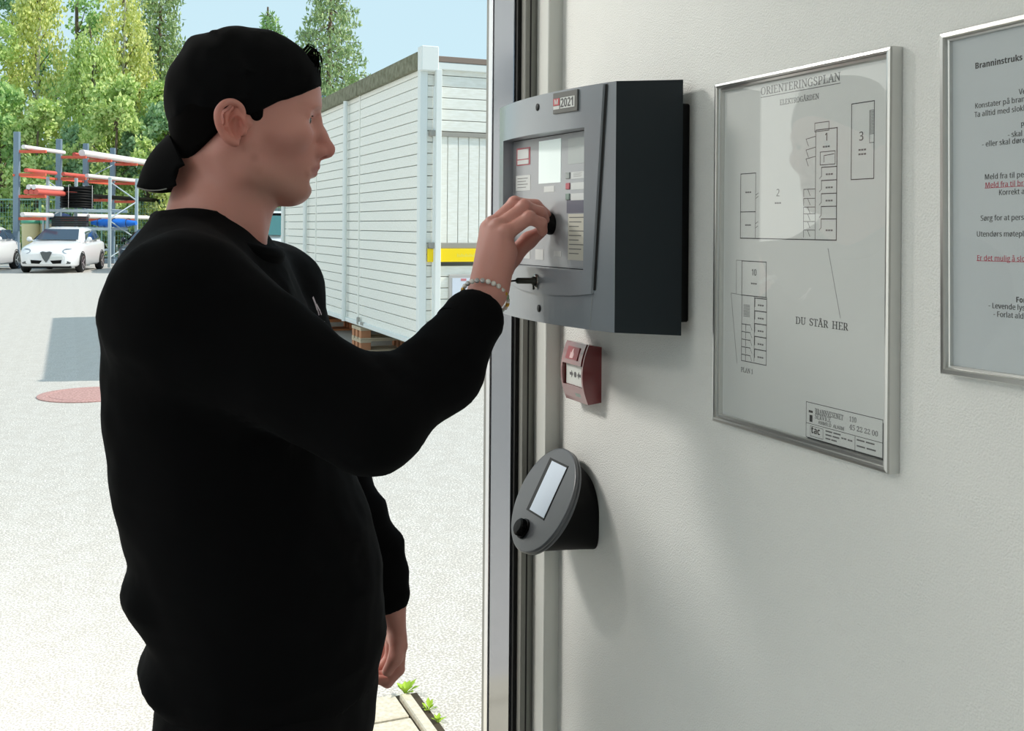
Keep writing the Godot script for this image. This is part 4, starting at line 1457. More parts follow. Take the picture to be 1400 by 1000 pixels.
# hatchback, nose along +x
func make_car(paint: Material, label: String) -> Node3D:
	var c := thing("car", label, "car", Vector3.ZERO, 0.0, "parked cars")
	var glass := mat("car glass", Color(0.2, 0.27, 0.34), 0.06)
	var black: Material = mats["black plastic"]
	# body: stations along x of [x, half width, bottom, shoulder height, deck height]
	var st: Array = [[2.16, 0.56, 0.30, 0.56, 0.62], [2.08, 0.74, 0.22, 0.66, 0.74], [1.9, 0.83, 0.2, 0.76, 0.84], [1.6, 0.88, 0.2, 0.82, 0.92], [1.1, 0.895, 0.2, 0.88, 0.99], [0.5, 0.9, 0.2, 0.9, 1.0], [-0.6, 0.9, 0.2, 0.92, 1.0], [-1.4, 0.89, 0.2, 0.94, 1.02], [-1.9, 0.85, 0.22, 0.93, 1.02], [-2.1, 0.76, 0.28, 0.88, 0.98], [-2.16, 0.66, 0.34, 0.8, 0.9]]
	var s := mb(true)
	var rings := []
	for q: Array in st:
		var w: float = q[1]
		var r := PackedVector3Array()
		for k: Array in [[-0.9, q[2]], [-0.985, q[2] + 0.06], [-1.0, lerpf(q[2], q[3], 0.5)], [-0.99, q[3] - 0.06], [-0.95, q[3]], [-0.8, lerpf(q[3], q[4], 0.65)], [-0.55, lerpf(q[3], q[4], 0.93)], [0.0, q[4]], [0.55, lerpf(q[3], q[4], 0.93)], [0.8, lerpf(q[3], q[4], 0.65)], [0.95, q[3]], [0.99, q[3] - 0.06], [1.0, lerpf(q[2], q[3], 0.5)], [0.985, q[2] + 0.06], [0.9, q[2]]]:
			r.append(Vector3(q[0], k[1], k[0] * w))
		rings.append(r)
	loft(s, rings)
	obj("body", done(s), paint, c)
	# roof and pillars with glass under it
	var prof: Array = [[0.98, 0.98, 0.80], [0.25, 1.36, 0.64], [-0.3, 1.445, 0.6], [-1.1, 1.43, 0.585], [-1.75, 1.33, 0.56], [-2.05, 1.02, 0.72]]
	s = mb(true)
	rings = []
	for q: Array in prof:
		var h: float = q[1]
		var w: float = q[2]
		var r := PackedVector3Array()
		for k: Array in [[-1.0, 0.9], [-0.9 if h < 1.1 else -1.08, 0.97 if h < 1.1 else 1.05], [-0.96, h - 0.05], [-0.8, h], [0.0, h + 0.015], [0.8, h], [0.96, h - 0.05], [0.9 if h < 1.1 else 1.08, 0.97 if h < 1.1 else 1.05], [1.0, 0.9]]:
			r.append(Vector3(q[0], k[1], k[0] * w * (1.2 if absf(k[1]) < 1.06 and h > 1.1 else 1.0)))
		rings.append(r)
	loft(s, rings)
	obj("roof", done(s), paint, c)
	s = mb()
	quad_out(s, Vector3(0.955, 1.015, -0.66), Vector3(0.955, 1.015, 0.66), Vector3(0.29, 1.355, 0.53), Vector3(0.29, 1.355, -0.53), Vector3(0, 0.9, 0))
	obj("windscreen", lifted(s, Vector3(0.02, 0.03, 0)), glass, c)
	for sg: float in [-1.0, 1.0]:
		s = mb()
		var z0 := 0.80 * sg
		var z1 := 0.635 * sg
		for q: Array in [[0.6, 0.1, -0.55, -0.55], [-0.62, -0.62, -1.35, -1.25]]:
			quad_out(s, Vector3(q[0], 1.02, z0), Vector3(q[3] if q[3] < q[0] else q[0], 1.02, z0), Vector3(q[2], 1.33, z1), Vector3(q[1], 1.33 - (0.04 if q[1] > 0.0 else 0.0), z1), Vector3(0, 1.0, 0))
		obj("side_window", lifted(s, Vector3(0, 0.01, 0.035 * sg)), glass, c)
		s = mb(true)
		lathe(s, Vector3(0.62, 1.05, 0.93 * sg), Vector3(1, 0, 0), [Vector2(0.0, -0.06), Vector2(0.07, -0.04), Vector2(0.085, 0.02), Vector2(0.05, 0.07), Vector2(0.0, 0.075)], 12)
		tube(s, [Vector3(0.6, 1.0, 0.8 * sg), Vector3(0.61, 1.03, 0.9 * sg)], 0.02, 6)
		obj("wing_mirror", done(s), paint, c)
		s = mb(true)
		var hl := PackedVector3Array()
		var hb := PackedVector3Array()
		for k in 14:
			var a := TAU * k / 14.0
			var y := 0.7 + sin(a) * 0.085
			var z := (0.62 + cos(a) * 0.15) * sg
			hl.append(Vector3(2.13 - 0.25 * pow(maxf(absf(z) - 0.5, 0.0) / 0.3, 2.0) - (y - 0.66) * 0.5, y, z))
			hb.append(Vector3(1.7, y, z))
		loft(s, [hb, hl])
		obj("headlight", done(s), mat("headlight", Color(0.62, 0.66, 0.7), 0.15, 0.4), c)
		s = mb()
		prism(s, PackedVector2Array([Vector2(0.12 * sg, 0.40), Vector2(0.46 * sg, 0.42), Vector2(0.44 * sg, 0.31), Vector2(0.2 * sg, 0.30)]), 2.0, 2.175, Transform3D(Basis(Vector3(0, 0, 1), Vector3(0, 1, 0), Vector3(1, 0, 0)), Vector3.ZERO))
		obj("air_intake", done(s), black, c)
		s = mb()
		prism(s, PackedVector2Array([Vector2(0.53 * sg, 0.42), Vector2(0.72 * sg, 0.34), Vector2(0.7 * sg, 0.3), Vector2(0.53 * sg, 0.3)]), 1.85, 2.135, Transform3D(Basis(Vector3(0, 0, 1), Vector3(0, 1, 0), Vector3(1, 0, 0)), Vector3.ZERO))
		obj("fog_lamp", done(s), mat("fog lamp grey", Color(0.3, 0.32, 0.33), 0.3), c)
		for x: float in [1.33, -1.32]:
			var wh := obj("wheel", lathe_mesh(Vector3(0, 0, 1), [Vector2(0.0, -0.1), Vector2(0.29, -0.1), Vector2(0.315, -0.07), Vector2(0.315, 0.07), Vector2(0.29, 0.1), Vector2(0.225, 0.1), Vector2(0.22, 0.085), Vector2(0.0, 0.085)], 28), mats["black rubber"], c)
			wh.position = Vector3(x, 0.315, 0.815 * sg)
			var rim := mb()
			for k in 5:
				box(rim, Vector3(cos(TAU * k / 5) * 0.11, sin(TAU * k / 5) * 0.11, 0.09 * sg), Vector3(0.2, 0.055, 0.025), 0.006, Basis(Vector3(0, 0, 1), TAU * k / 5))
			lathe(rim, Vector3(0, 0, 0.08 * sg), Vector3(0, 0, sg), [Vector2(0.225, 0.0), Vector2(0.225, 0.022), Vector2(0.2, 0.022), Vector2(0.2, 0.0)], 24)
			obj("rim", done(rim), mats["bright aluminium"], wh)
			var arch := mb()
			for k in 9:
				var a := PI * k / 8.0
				box(arch, Vector3(x + cos(a) * 0.35, 0.315 + sin(a) * 0.35, 0.893 * sg), Vector3(0.02, 0.14, 0.02), 0.004, Basis(Vector3(0, 0, 1), a))
			obj("wheel_arch", done(arch), black, c)
	# shield grille, plate and lower lip
	s = mb()
	prism(s, PackedVector2Array([Vector2(-0.17, 0.66), Vector2(-0.1, 0.69), Vector2(0.0, 0.67), Vector2(0.1, 0.69), Vector2(0.17, 0.66), Vector2(0.1, 0.48), Vector2(0.0, 0.34), Vector2(-0.1, 0.48)]), 2.0, 2.2, Transform3D(Basis(Vector3(0, 0, 1), Vector3(0, 1, 0), Vector3(1, 0, 0)), Vector3.ZERO))
	obj("grille", done(s), mat("grille grey", Color(0.36, 0.38, 0.39), 0.4, 0.5), c)
	put_box("number_plate", Vector3(2.155, 0.49, -0.3), Vector3(0.05, 0.1, 0.4), 0.004, mats["paper"], c)
	put_box("lower_lip", Vector3(1.98, 0.2, 0), Vector3(0.2, 0.07, 1.4), 0.02, black, c)
	return c


func lifted(s: SurfaceTool, by: Vector3) -> Mesh:
	s.generate_normals()
	var m := s.commit()
	var out := SurfaceTool.new()
	out.begin(Mesh.PRIMITIVE_TRIANGLES)
	out.append_from(m, 0, Transform3D(Basis.IDENTITY, by))
	return out.commit()


func cars() -> void:
	var white := mat("white paint", Color(0.93, 0.935, 0.94), 0.25)
	white.clearcoat_enabled = true
	var a := make_car(white, "white hatchback parked nose towards the door, seen whole left of the man's shoulder")
	var face := -104.0
	a.position = Vector3(-0.1, -0.015, -37.85)
	a.rotation_degrees.y = face
	var b := a.duplicate()
	b.name = numbered("car")
	add_child(b)
	b.position = Vector3(-2.8, -0.015, -38.6)
	b.set_meta("label", "white car cut off by the left edge of the photo")
	var c := make_car(mat("dark paint", Color(0.13, 0.15, 0.18), 0.25), "dark car almost hidden behind the man's shoulder")
	c.position = Vector3(2.75, -0.015, -37.3)
	c.rotation_degrees.y = face


func van() -> void:
	var v := thing("van", "white van with teal windscreen between the man's chin and the hut", "van", Vector3(3.05, -0.015, -21.2), -23.0)
	var paint := mat("van paint", Color(0.88, 0.9, 0.9), 0.3)
	var s := mb(true)
	# side profile drawn out across the width; nose towards the door
	var prof: Array = [[0.0, 0.35, 0.85], [0.02, 0.8, 0.95], [-0.12, 1.05, 0.97], [-0.75, 1.3, 0.95], [-1.2, 1.72, 0.86], [-1.5, 1.86, 0.84], [-4.6, 1.9, 0.84], [-4.7, 1.2, 0.95], [-4.7, 0.35, 0.92]]
	var l := PackedVector3Array()
	var r := PackedVector3Array()
	for q: Array in prof:
		l.append(Vector3(-q[2], q[1], q[0]))
		r.append(Vector3(q[2], q[1], q[0]))
	s.set_smooth_group(-1)
	loft(s, [l, r])
	obj("body", done(s), paint, v)
	var teal := mat("van glass", Color(0.3, 0.5, 0.5), 0.08)
	s = mb()
	quad_out(s, Vector3(-0.84, 1.34, -0.75), Vector3(0.84, 1.34, -0.75), Vector3(0.79, 1.74, -1.17), Vector3(-0.79, 1.74, -1.17), Vector3(0, 1, -2))
	obj("windscreen", lifted(s, Vector3(0, 0.02, 0.025)), teal, v)
	put_box("roof_strip", Vector3(0, 1.79, -1.31), Vector3(1.6, 0.05, 0.08), 0.01, mats["black plastic"], v)
	for sg: float in [-1.0, 1.0]:
		put_box("headlight", Vector3(0.72 * sg, 0.85, 0.0), Vector3(0.35, 0.18, 0.08), 0.03, mats["headlight"], v)
		put_box("wing_mirror", Vector3(1.08 * sg, 1.4, -0.85), Vector3(0.2, 0.24, 0.12), 0.03, mats["black plastic"], v)
		for z: float in [-0.85, -3.9]:
			var w := obj("wheel", lathe_mesh(Vector3(1, 0, 0), [Vector2(0.0, -0.1), Vector2(0.3, -0.1), Vector2(0.33, -0.06), Vector2(0.33, 0.06), Vector2(0.3, 0.1), Vector2(0.2, 0.1), Vector2(0.19, 0.07), Vector2(0.0, 0.07)], 24), mats["black rubber"], v)
			w.position = Vector3(0.88 * sg, 0.33, z)
	put_box("grille", Vector3(0, 0.72, 0.0), Vector3(0.9, 0.22, 0.08), 0.02, mats["black plastic"], v)


# ---------------------------------------------------------------- trees
func leaf_mesh(w: float, l: float) -> ArrayMesh:
	var s := mb()
	var a := Vector3(0, 0, 0)
	var b := Vector3(w, l * 0.5, w * 0.35)
	var c := Vector3(0, l, 0)
	var d := Vector3(-w, l * 0.5, w * 0.35)
	tri(s, a, b, c)
	tri(s, a, c, d)
	return done(s)


func leaf_mat(key: String, back: Color) -> StandardMaterial3D:
	var m := mat(key, Color.WHITE, 0.75, 0.0, 0.3)
	m.vertex_color_use_as_albedo = true
	m.backlight_enabled = true
	m.backlight = back
	m.cull_mode = BaseMaterial3D.CULL_DISABLED
	return m


func foliage(parent: Node, leaf: Mesh, m: Material, spots: Array[Vector3], tints: Array[Color], scale: Vector2, hang := 0.0) -> void:
	var mm := MultiMesh.new()
	mm.transform_format = MultiMesh.TRANSFORM_3D
	mm.use_colors = true
	mm.mesh = leaf
	mm.instance_count = spots.size()
	for i in spots.size():
		var b := Basis(Vector3(rng.randf_range(-1, 1), rng.randf_range(-1, 1), rng.randf_range(-1, 1)).normalized(), rng.randf_range(0, TAU))
		if hang > 0.0 and rng.randf() < hang:
			b = Basis(Vector3.UP, rng.randf_range(0, TAU)) * Basis(Vector3.RIGHT, PI + rng.randf_range(-0.5, 0.5))
		mm.set_instance_transform(i, Transform3D(b.scaled(Vector3.ONE * rng.randf_range(scale.x, scale.y)), spots[i]))
		var c: Color = tints[0].lerp(tints[1], rng.randf())
		mm.set_instance_color(i, c)
	var o := MultiMeshInstance3D.new()
	o.name = "foliage"
	o.multimesh = mm
	o.material_override = m
	o.set_meta("kind", "stuff")
	parent.add_child(o, true)


func trunk(parent: Node, h: float, r: float, m: Material, lean := Vector3.ZERO) -> void:
	var s := mb(true)
	var pts: Array[Vector3] = []
	for i in 9:
		var t := i / 8.0
		pts.append(Vector3(sin(t * 5.0) * 0.12 * t, h * t, cos(t * 4.0) * 0.1 * t) + lean * t)
	tube(s, pts, r, 9, r * 0.25)
	obj("trunk", done(s), m, parent)


func birch(at: Vector3, h: float, w: float, tints: Array[Color], n: int, label: String, low := 0.12) -> void:
	var o := thing("birch_tree", label, "tree", at, rng.randf() * 360.0, "trees beyond the yard")
	trunk(o, h * 0.92, 0.17, mat("birch bark", Color(0.82, 0.8, 0.76), 0.8))
	var spots: Array[Vector3] = []
	var br := mb(true)
	var strands := int(n / 55.0)
	for k in strands:
		var t := pow(rng.randf(), 0.8)
		var y := h * lerpf(low, 0.97, t)
		var rad := w * 0.5 * pow(sin(PI * clampf(0.16 + 0.8 * t, 0.0, 0.985)), 0.75)
		var a := rng.randf() * TAU
		var q := rad * sqrt(rng.randf_range(0.12, 1.0))
		var start := Vector3(cos(a) * q, y, sin(a) * q)
		var drop := rng.randf_range(0.8, 2.6)
		var out := Vector3(cos(a), 0, sin(a)) * rng.randf_range(0.1, 0.5)
		if k % 4 == 0:
			tube(br, [Vector3(0, y - 0.6 - q * 0.25, 0), start * Vector3(0.6, 1, 0.6) + Vector3(0, 0.15, 0), start], 0.03, 4, 0.012)
		for i in 55:
			var f := rng.randf()
			spots.append(start + out * f + Vector3(0, -drop * f, 0) + Vector3(rng.randfn(0, 0.2), rng.randfn(0, 0.18), rng.randfn(0, 0.2)))
	obj("branches", done(br), mat("twig brown", Color(0.45, 0.4, 0.34), 0.9), o)
	foliage(o, leaf_mesh(0.055, 0.2), leaf_mat("birch leaf", Color(0.5, 0.55, 0.25)), spots, tints, Vector2(0.8, 1.5), 0.6)


func broadleaf(called: String, at: Vector3, h: float, w: float, tints: Array[Color], n: int, label: String, low := 0.1, group := "trees beyond the yard") -> void:
	var o := thing(called, label, "shrub" if called == "shrub" else "tree", at, rng.randf() * 360.0, group)
	trunk(o, h * 0.8, 0.05 + h * 0.013, mat("bark", Color(0.42, 0.37, 0.3), 0.9))
	var spots: Array[Vector3] = []
	var br := mb(true)
	var puffs := maxi(8, int(n / 110.0))
	for k in puffs:
		var t := rng.randf()
		var y := h * lerpf(low, 0.95, t)
		var rad := w * 0.5 * pow(sin(PI * clampf(0.2 + 0.76 * t, 0.0, 0.98)), 0.6)
		var a := rng.randf() * TAU
		var q := rad * sqrt(rng.randf_range(0.05, 1.0))
		var c := Vector3(cos(a) * q, y, sin(a) * q)
		var pr := rng.randf_range(0.4, 0.85) * clampf(w / 5.0, 0.45, 1.1)
		if k % 3 == 0:
			tube(br, [Vector3(0, maxf(y - q * 0.8, 0.1), 0), c], 0.04, 4, 0.015)
		for i in 110:
			var d := Vector3(rng.randfn(), rng.randfn() * 0.7, rng.randfn()).normalized() * pr * pow(rng.randf(), 0.4)
			spots.append(c + d)
	obj("branches", done(br), mat("bark", Color.WHITE), o)
	foliage(o, leaf_mesh(0.075, 0.19), leaf_mat("broad leaf", Color(0.4, 0.5, 0.22)), spots, tints, Vector2(0.8, 1.5), 0.0)


func conifer(called: String, at: Vector3, h: float, w: float, tints: Array[Color], whorls: int, label: String, droop := 0.35, bare := 0.08, dense := 1.0) -> void:
	var o := thing(called, label, "tree", at, rng.randf() * 360.0, "trees beyond the yard")
	trunk(o, h, 0.2, mat("spruce bark", Color(0.5, 0.42, 0.36), 0.9))
	var spots: Array[Vector3] = []
	var br := mb(true)
	for k in whorls:
		var t := (k + rng.randf() * 0.7) / whorls
		var y := h * lerpf(bare, 0.985, t)
		var len := w * 0.5 * pow(1.0 - t, 0.72) + 0.18
		var arms := int(lerpf(9, 4, t))
		var turn := rng.randf() * TAU
		for j in arms:
			var a := turn + TAU * j / arms + rng.randf_range(-0.3, 0.3)
			var l := len * rng.randf_range(0.7, 1.12)
			var d := Vector3(cos(a), 0, sin(a))
			var tip := Vector3(0, y, 0) + d * l - Vector3(0, droop * l * 0.8, 0)
			var mid := Vector3(0, y, 0) + d * l * 0.55 - Vector3(0, droop * l * 0.62, 0)
			tube(br, [Vector3(0, y, 0), mid, tip + Vector3(0, droop * l * 0.15, 0)], 0.03, 4, 0.008)
			var cnt := int(26.0 * (l + 0.3) * dense)
			for i in cnt:
				var f := sqrt(rng.randf_range(0.02, 1.0))
				var p := Vector3(0, y, 0).lerp(mid, f / 0.55) if f < 0.55 else mid.lerp(tip + Vector3(0, droop * l * 0.2, 0), (f - 0.55) / 0.45)
				var side := d.cross(Vector3.UP) * rng.randfn(0, 0.2 * l * (1.0 - 0.5 * f) + 0.05)
				spots.append(p + side + Vector3(0, rng.randf_range(-0.32, 0.08), 0))
	obj("branches", done(br), mat("spruce bark", Color.WHITE), o)
	foliage(o, leaf_mesh(0.05, 0.3), leaf_mat("needle", Color(0.25, 0.35, 0.16)), spots, tints, Vector2(0.7, 1.25), 0.25)


func lin(r: float, g: float, b: float) -> Color:
	return Color(r, g, b).srgb_to_linear()


func trees() -> void:
	var gold: Array[Color] = [lin(0.82, 0.85, 0.5), lin(0.93, 0.93, 0.66)]  # all leaf tints are lightened to stand in for distance haze
	var lime: Array[Color] = [lin(0.70, 0.8, 0.48), lin(0.86, 0.91, 0.62)]
	var green: Array[Color] = [lin(0.58, 0.73, 0.46), lin(0.76, 0.86, 0.58)]
	var cool: Array[Color] = [lin(0.52, 0.66, 0.5), lin(0.7, 0.8, 0.62)]
	var dark: Array[Color] = [lin(0.56, 0.66, 0.46), lin(0.76, 0.82, 0.6)]
	var g := -0.015
	birch(Vector3(-1.5, g, -59.0), 15.2, 3.4, gold, 9000, "tall golden-green birch with a white trunk, left of the rack's first upright")
	birch(Vector3(2.5, g, -57.5), 14.6, 3.6, gold, 9000, "golden weeping birch left of the man's cap")
	birch(Vector3(1.05, g, -56.0), 11.6, 3.6, lime, 8000, "lower lime-green weeping birch between the two golden birches")
	broadleaf("broadleaf_tree", Vector3(-3.9, g, -57.0), 13.4, 4.2, lime, 9000, "light green leafy tree at the left edge of the photo")
	broadleaf("broadleaf_tree", Vector3(0.5, g, -66.0), 19.0, 4.4, green, 8000, "tall green tree behind the gap between the golden birches")
	broadleaf("broadleaf_tree", Vector3(-3.0, g, -68.0), 17.0, 4.5, cool, 6000, "darker green tree standing behind the left golden birch")
	conifer("pine_tree", Vector3(4.55, g, -60.5), 17.4, 5.6, dark, 34, "dark pine rising just left of the man's cap", 0.1, 0.2, 1.3)
	broadleaf("broadleaf_tree", Vector3(4.6, g, -56.0), 9.0, 3.6, lime, 7000, "green tree just behind the peak of the man's cap")
	conifer("pine_tree", Vector3(9.75, g, -56.0), 13.1, 5.2, green, 30, "pine top showing above the man's cap", 0.05, 0.2, 1.2)
	conifer("spruce_tree", Vector3(12.55, g, -54.3), 17.0, 7.4, dark, 42, "tall ragged spruce rising behind the front of the man's cap", 0.42, 0.1, 1.0)
	conifer("spruce_tree", Vector3(8.0, g, -58.0), 12.0, 4.5, dark, 28, "spruce hidden mostly behind the man's head", 0.4, 0.05, 0.7)
	var k := 0
	var words := ["at the left edge of the yard", "behind the left pipe bundle", "behind the left tanks", "behind the hose coil", "behind the dark boards", "behind the rack's right upright", "behind the red cover", "behind the grey container"]
	for x: float in [-4.6, -2.9, -1.3, 0.4, 1.9, 3.4, 4.8, 6.4]:
		broadleaf("shrub", Vector3(x, g, -51.8 - 1.2 * (k % 2) + x * 0.42), 6.0 + 1.2 * ((k * 5) % 3), 3.4, [lime, green, lime, cool, lime, cool, gold, green][k], 5500, ["lime-green", "mid-green", "light lime-green", "cool green", "pale green", "bluish green", "yellow-green", "plain green"][k] + " shrub under the trees " + words[k], 0.03, "shrubs under the trees")
		k += 1


# ---------------------------------------------------------------- the man: x the way he faces, y up, z to his right, towards the camera
func person() -> void:
	var p := thing("person", "young man in black sweatshirt and backwards cap reaching for the wall panel", "person", Vector3(0.2256, 0.0, -1.483), -8.5)
	body(p)
	cap(p)
	hair(p)
	eyes(p)
	sweatshirt(p)
	trousers(p)
	bracelet(p)


func skin_paint(q: Vector3) -> Color:
	var c := lin(0.79, 0.555, 0.505)
	if q.y > 1.5 and q.x < 0.2:
		var lip := clampf(1.0 - Vector3(q.x - 0.096, (q.y - 1.6165) * 1.5, q.z * 0.55).length() / 0.0165, 0.0, 1.0)
		c = c.lerp(lin(0.70, 0.40, 0.38), clampf(lip * 2.2, 0.0, 0.85))
		var nose := clampf(1.0 - (q - Vector3(0.118, 1.646, 0)).length() / 0.028, 0.0, 1.0)
		c = c.lerp(lin(0.78, 0.48, 0.43), nose * 0.8)
		var ear := clampf(1.0 - (q - Vector3(-0.019, 1.672, signf(q.z) * 0.088)).length() / 0.035, 0.0, 1.0)
		c = c.lerp(lin(0.80, 0.50, 0.44), minf(1.0, ear * 1.6))
		for s: Array in [[0.03, 1.655, 0.014, 0.35], [0.045, 1.648, 0.016, 0.25], [0.012, 1.63, 0.008, 0.4], [0.016, 1.612, 0.009, 0.35]]:
			var f := clampf(1.0 - Vector2(q.x - s[0], q.y - s[1]).length() / s[2], 0.0, 1.0)
			c = c.lerp(lin(0.62, 0.38, 0.33), f * s[3])
		# shaven cheeks and jaw
		var beard := clampf((1.63 - q.y) / 0.03, 0.0, 1.0) * clampf((q.x + 0.01) / 0.03, 0.0, 1.0) * clampf((q.y - 1.56) / 0.02, 0.0, 1.0)
		c = c.lerp(lin(0.66, 0.52, 0.45), beard * 0.45)
	return c


func body(p: Node3D) -> void:
	var bag := Bag.new()
	# head and neck
	var f := Field.new()
	f.egg(Vector3(-0.004, 1.708, 0), Vector3(0.097, 0.097, 0.076), 0.02)
	f.egg(Vector3(0.04, 1.722, 0), Vector3(0.0605, 0.052, 0.06), 0.03)
	f.egg(Vector3(0.032, 1.658, 0), Vector3(0.061, 0.07, 0.057), 0.03)
	for s: float in [-1.0, 1.0]:
		f.cone(Vector3(-0.006, 1.65, 0.056 * s), Vector3(0.002, 1.614, 0.05 * s), 0.02, 0.017, 0.03)
		f.cone(Vector3(0.002, 1.614, 0.05 * s), Vector3(0.066, 1.591, 0.015 * s), 0.016, 0.017, 0.025)
		f.egg(Vector3(0.057, 1.664, 0.047 * s), Vector3(0.028, 0.016, 0.017), 0.025)
		f.egg(Vector3(0.08, 1.7035, 0.027 * s), Vector3(0.02, 0.0085, 0.022), 0.016)
	f.egg(Vector3(0.068, 1.592, 0), Vector3(0.0205, 0.0165, 0.022), 0.018)
	f.egg(Vector3(0.068, 1.627, 0), Vector3(0.029, 0.028, 0.03), 0.02)
	f.cone(Vector3(0.0, 1.6, 0), Vector3(0.05, 1.592, 0), 0.03, 0.02, 0.02)
	# eye sockets
	for s: float in [-1.0, 1.0]:
		f.egg(Vector3(0.1, 1.687, 0.031 * s), Vector3(0.017, 0.0115, 0.019), 0.014, Basis.IDENTITY, true)
		f.cone(Vector3(0.088, 1.6938, 0.019 * s), Vector3(0.0815, 1.6922, 0.045 * s), 0.0055, 0.0048, 0.006)
		f.cone(Vector3(0.0845, 1.6805, 0.02 * s), Vector3(0.079, 1.681, 0.044 * s), 0.004, 0.0035, 0.006)
	# nose
	f.cone(Vector3(0.095, 1.686, 0), Vector3(0.1025, 1.668, 0), 0.0085, 0.0085, 0.012)
	f.cone(Vector3(0.1025, 1.668, 0), Vector3(0.1135, 1.649, 0), 0.0085, 0.0105, 0.01)
	f.cone(Vector3(0.111, 1.645, 0), Vector3(0.098, 1.637, 0), 0.0085, 0.0065, 0.008)
	for s: float in [-1.0, 1.0]:
		f.egg(Vector3(0.1005, 1.6435, 0.0115 * s), Vector3(0.0105, 0.0082, 0.0068), 0.007)
		f.egg(Vector3(0.106, 1.637, 0.007 * s), Vector3(0.005, 0.004, 0.0028), 0.003, Basis.IDENTITY, true)
	# lips
	for s: float in [-1.0, 1.0]:
		f.cone(Vector3(0.095, 1.6235, 0.002 * s), Vector3(0.084, 1.6165, 0.023 * s), 0.0068, 0.0035, 0.006)
		f.cone(Vector3(0.0915, 1.6105, 0.002 * s), Vector3(0.082, 1.614, 0.022 * s), 0.0072, 0.0035, 0.006)
		f.cone(Vector3(0.103, 1.6165, 0.0), Vector3(0.09, 1.6152, 0.024 * s), 0.0022, 0.0016, 0.003, true)
	f.egg(Vector3(0.098, 1.6015, 0), Vector3(0.011, 0.0055, 0.02), 0.01, Basis.IDENTITY, true)
	# neck
	f.cone(Vector3(-0.03, 1.63, 0), Vector3(-0.036, 1.545, 0), 0.054, 0.062, 0.03)
	f.cone(Vector3(-0.036, 1.545, 0), Vector3(-0.05, 1.46, 0), 0.062, 0.072, 0.03)
	f.cone(Vector3(0.018, 1.565, 0), Vector3(0.008, 1.535, 0), 0.011, 0.012, 0.02)
	for s: float in [-1.0, 1.0]:
		f.cone(Vector3(-0.028, 1.635, 0.055 * s), Vector3(0.012, 1.51, 0.02 * s), 0.014, 0.012, 0.02)
	bag.add(f, Vector3(-0.13, 1.47, -0.112), Vector3(0.134, 1.82, 0.112), 0.0029)
	# ears, on grids of their own
	for s: float in [-1.0, 1.0]:
		f = Field.new()
		var tilt := Basis(Vector3.UP, -0.42 * s) * Basis(Vector3(0, 0, 1), 0.16)
		f.egg(Vector3(-0.017, 1.6735, 0.083 * s), Vector3(0.0165, 0.0275, 0.0055), 0.006, tilt)
		f.cone(Vector3(-0.006, 1.676, 0.07 * s), Vector3(-0.012, 1.674, 0.083 * s), 0.016, 0.012, 0.006)
		f.egg(Vector3(-0.0105, 1.667, 0.0925 * s), Vector3(0.009, 0.016, 0.009), 0.004, tilt, true)
		f.egg(Vector3(-0.02, 1.684, 0.0955 * s), Vector3(0.0085, 0.012, 0.0055), 0.004, tilt, true)
		var pts: Array[Vector3] = []
		for k: Array in [[-0.006, 1.6715, 0.084], [-0.0025, 1.684, 0.0855], [-0.006, 1.695, 0.088], [-0.016, 1.7005, 0.0915], [-0.027, 1.6975, 0.096], [-0.0345, 1.687, 0.0995], [-0.0345, 1.674, 0.0995], [-0.0295, 1.661, 0.096], [-0.021, 1.651, 0.0915], [-0.011, 1.647, 0.086]]:
			pts.append(Vector3(k[0], k[1], k[2] * s))
		var soft: Array[Vector3] = []
		var rr: Array[float] = []
		var rs: Array[float] = [0.0026, 0.0032, 0.0036, 0.004, 0.0042, 0.0042, 0.0042, 0.0042, 0.0055, 0.0056]
		for i in 9:
			for j in 4:
				soft.append(pts[i].cubic_interpolate(pts[i + 1], pts[maxi(i - 1, 0)], pts[mini(i + 2, 9)], j / 4.0))
				rr.append(lerpf(rs[i], rs[i + 1], j / 4.0))
		f.chain(soft, rr, 0.0015)
		f.cone(Vector3(-0.0025, 1.668, 0.081 * s), Vector3(-0.0025, 1.662, 0.082 * s), 0.0042, 0.0048, 0.004)
		f.chain([Vector3(-0.0165, 1.6925, 0.0905 * s), Vector3(-0.0245, 1.683, 0.094 * s), Vector3(-0.0245, 1.668, 0.0935 * s), Vector3(-0.0165, 1.656, 0.089 * s)], [0.0022, 0.003, 0.003, 0.0026], 0.003)
		bag.add(f, Vector3(-0.045, 1.635, 0.066 if s > 0.0 else -0.108), Vector3(0.012, 1.71, 0.108 if s > 0.0 else -0.066), 0.0014)

	# right hand on the knob
	f = Field.new()
	var wr := Vector3(0.322, 1.447, 0.1)
	f.cone(Vector3(0.27, 1.39, 0.128), wr, 0.024, 0.0195, 0.02)
	f.cone(wr + Vector3(0.006, 0.004, 0.004), Vector3(0.3465, 1.53, 0.107), 0.0185, 0.0115, 0.018)
	f.cone(wr, Vector3(0.3385, 1.537, 0.093), 0.018, 0.0118, 0.016)
	f.cone(wr, Vector3(0.334, 1.54, 0.077), 0.018, 0.0122, 0.016)
	f.cone(wr, Vector3(0.334, 1.537, 0.06), 0.018, 0.0122, 0.016)
	f.cone(Vector3(0.336, 1.461, 0.103), Vector3(0.3515, 1.505, 0.106), 0.015, 0.012, 0.016)
	f.chain([Vector3(0.3465, 1.53, 0.107), Vector3(0.379, 1.553, 0.112), Vector3(0.398, 1.546, 0.107), Vector3(0.4025, 1.535, 0.0995)], [0.0104, 0.009, 0.0082, 0.0072], 0.0035)
	f.chain([Vector3(0.3385, 1.537, 0.093), Vector3(0.376, 1.5685, 0.098), Vector3(0.401, 1.561, 0.092), Vector3(0.409, 1.5515, 0.086)], [0.0108, 0.0096, 0.0086, 0.0075], 0.0035)
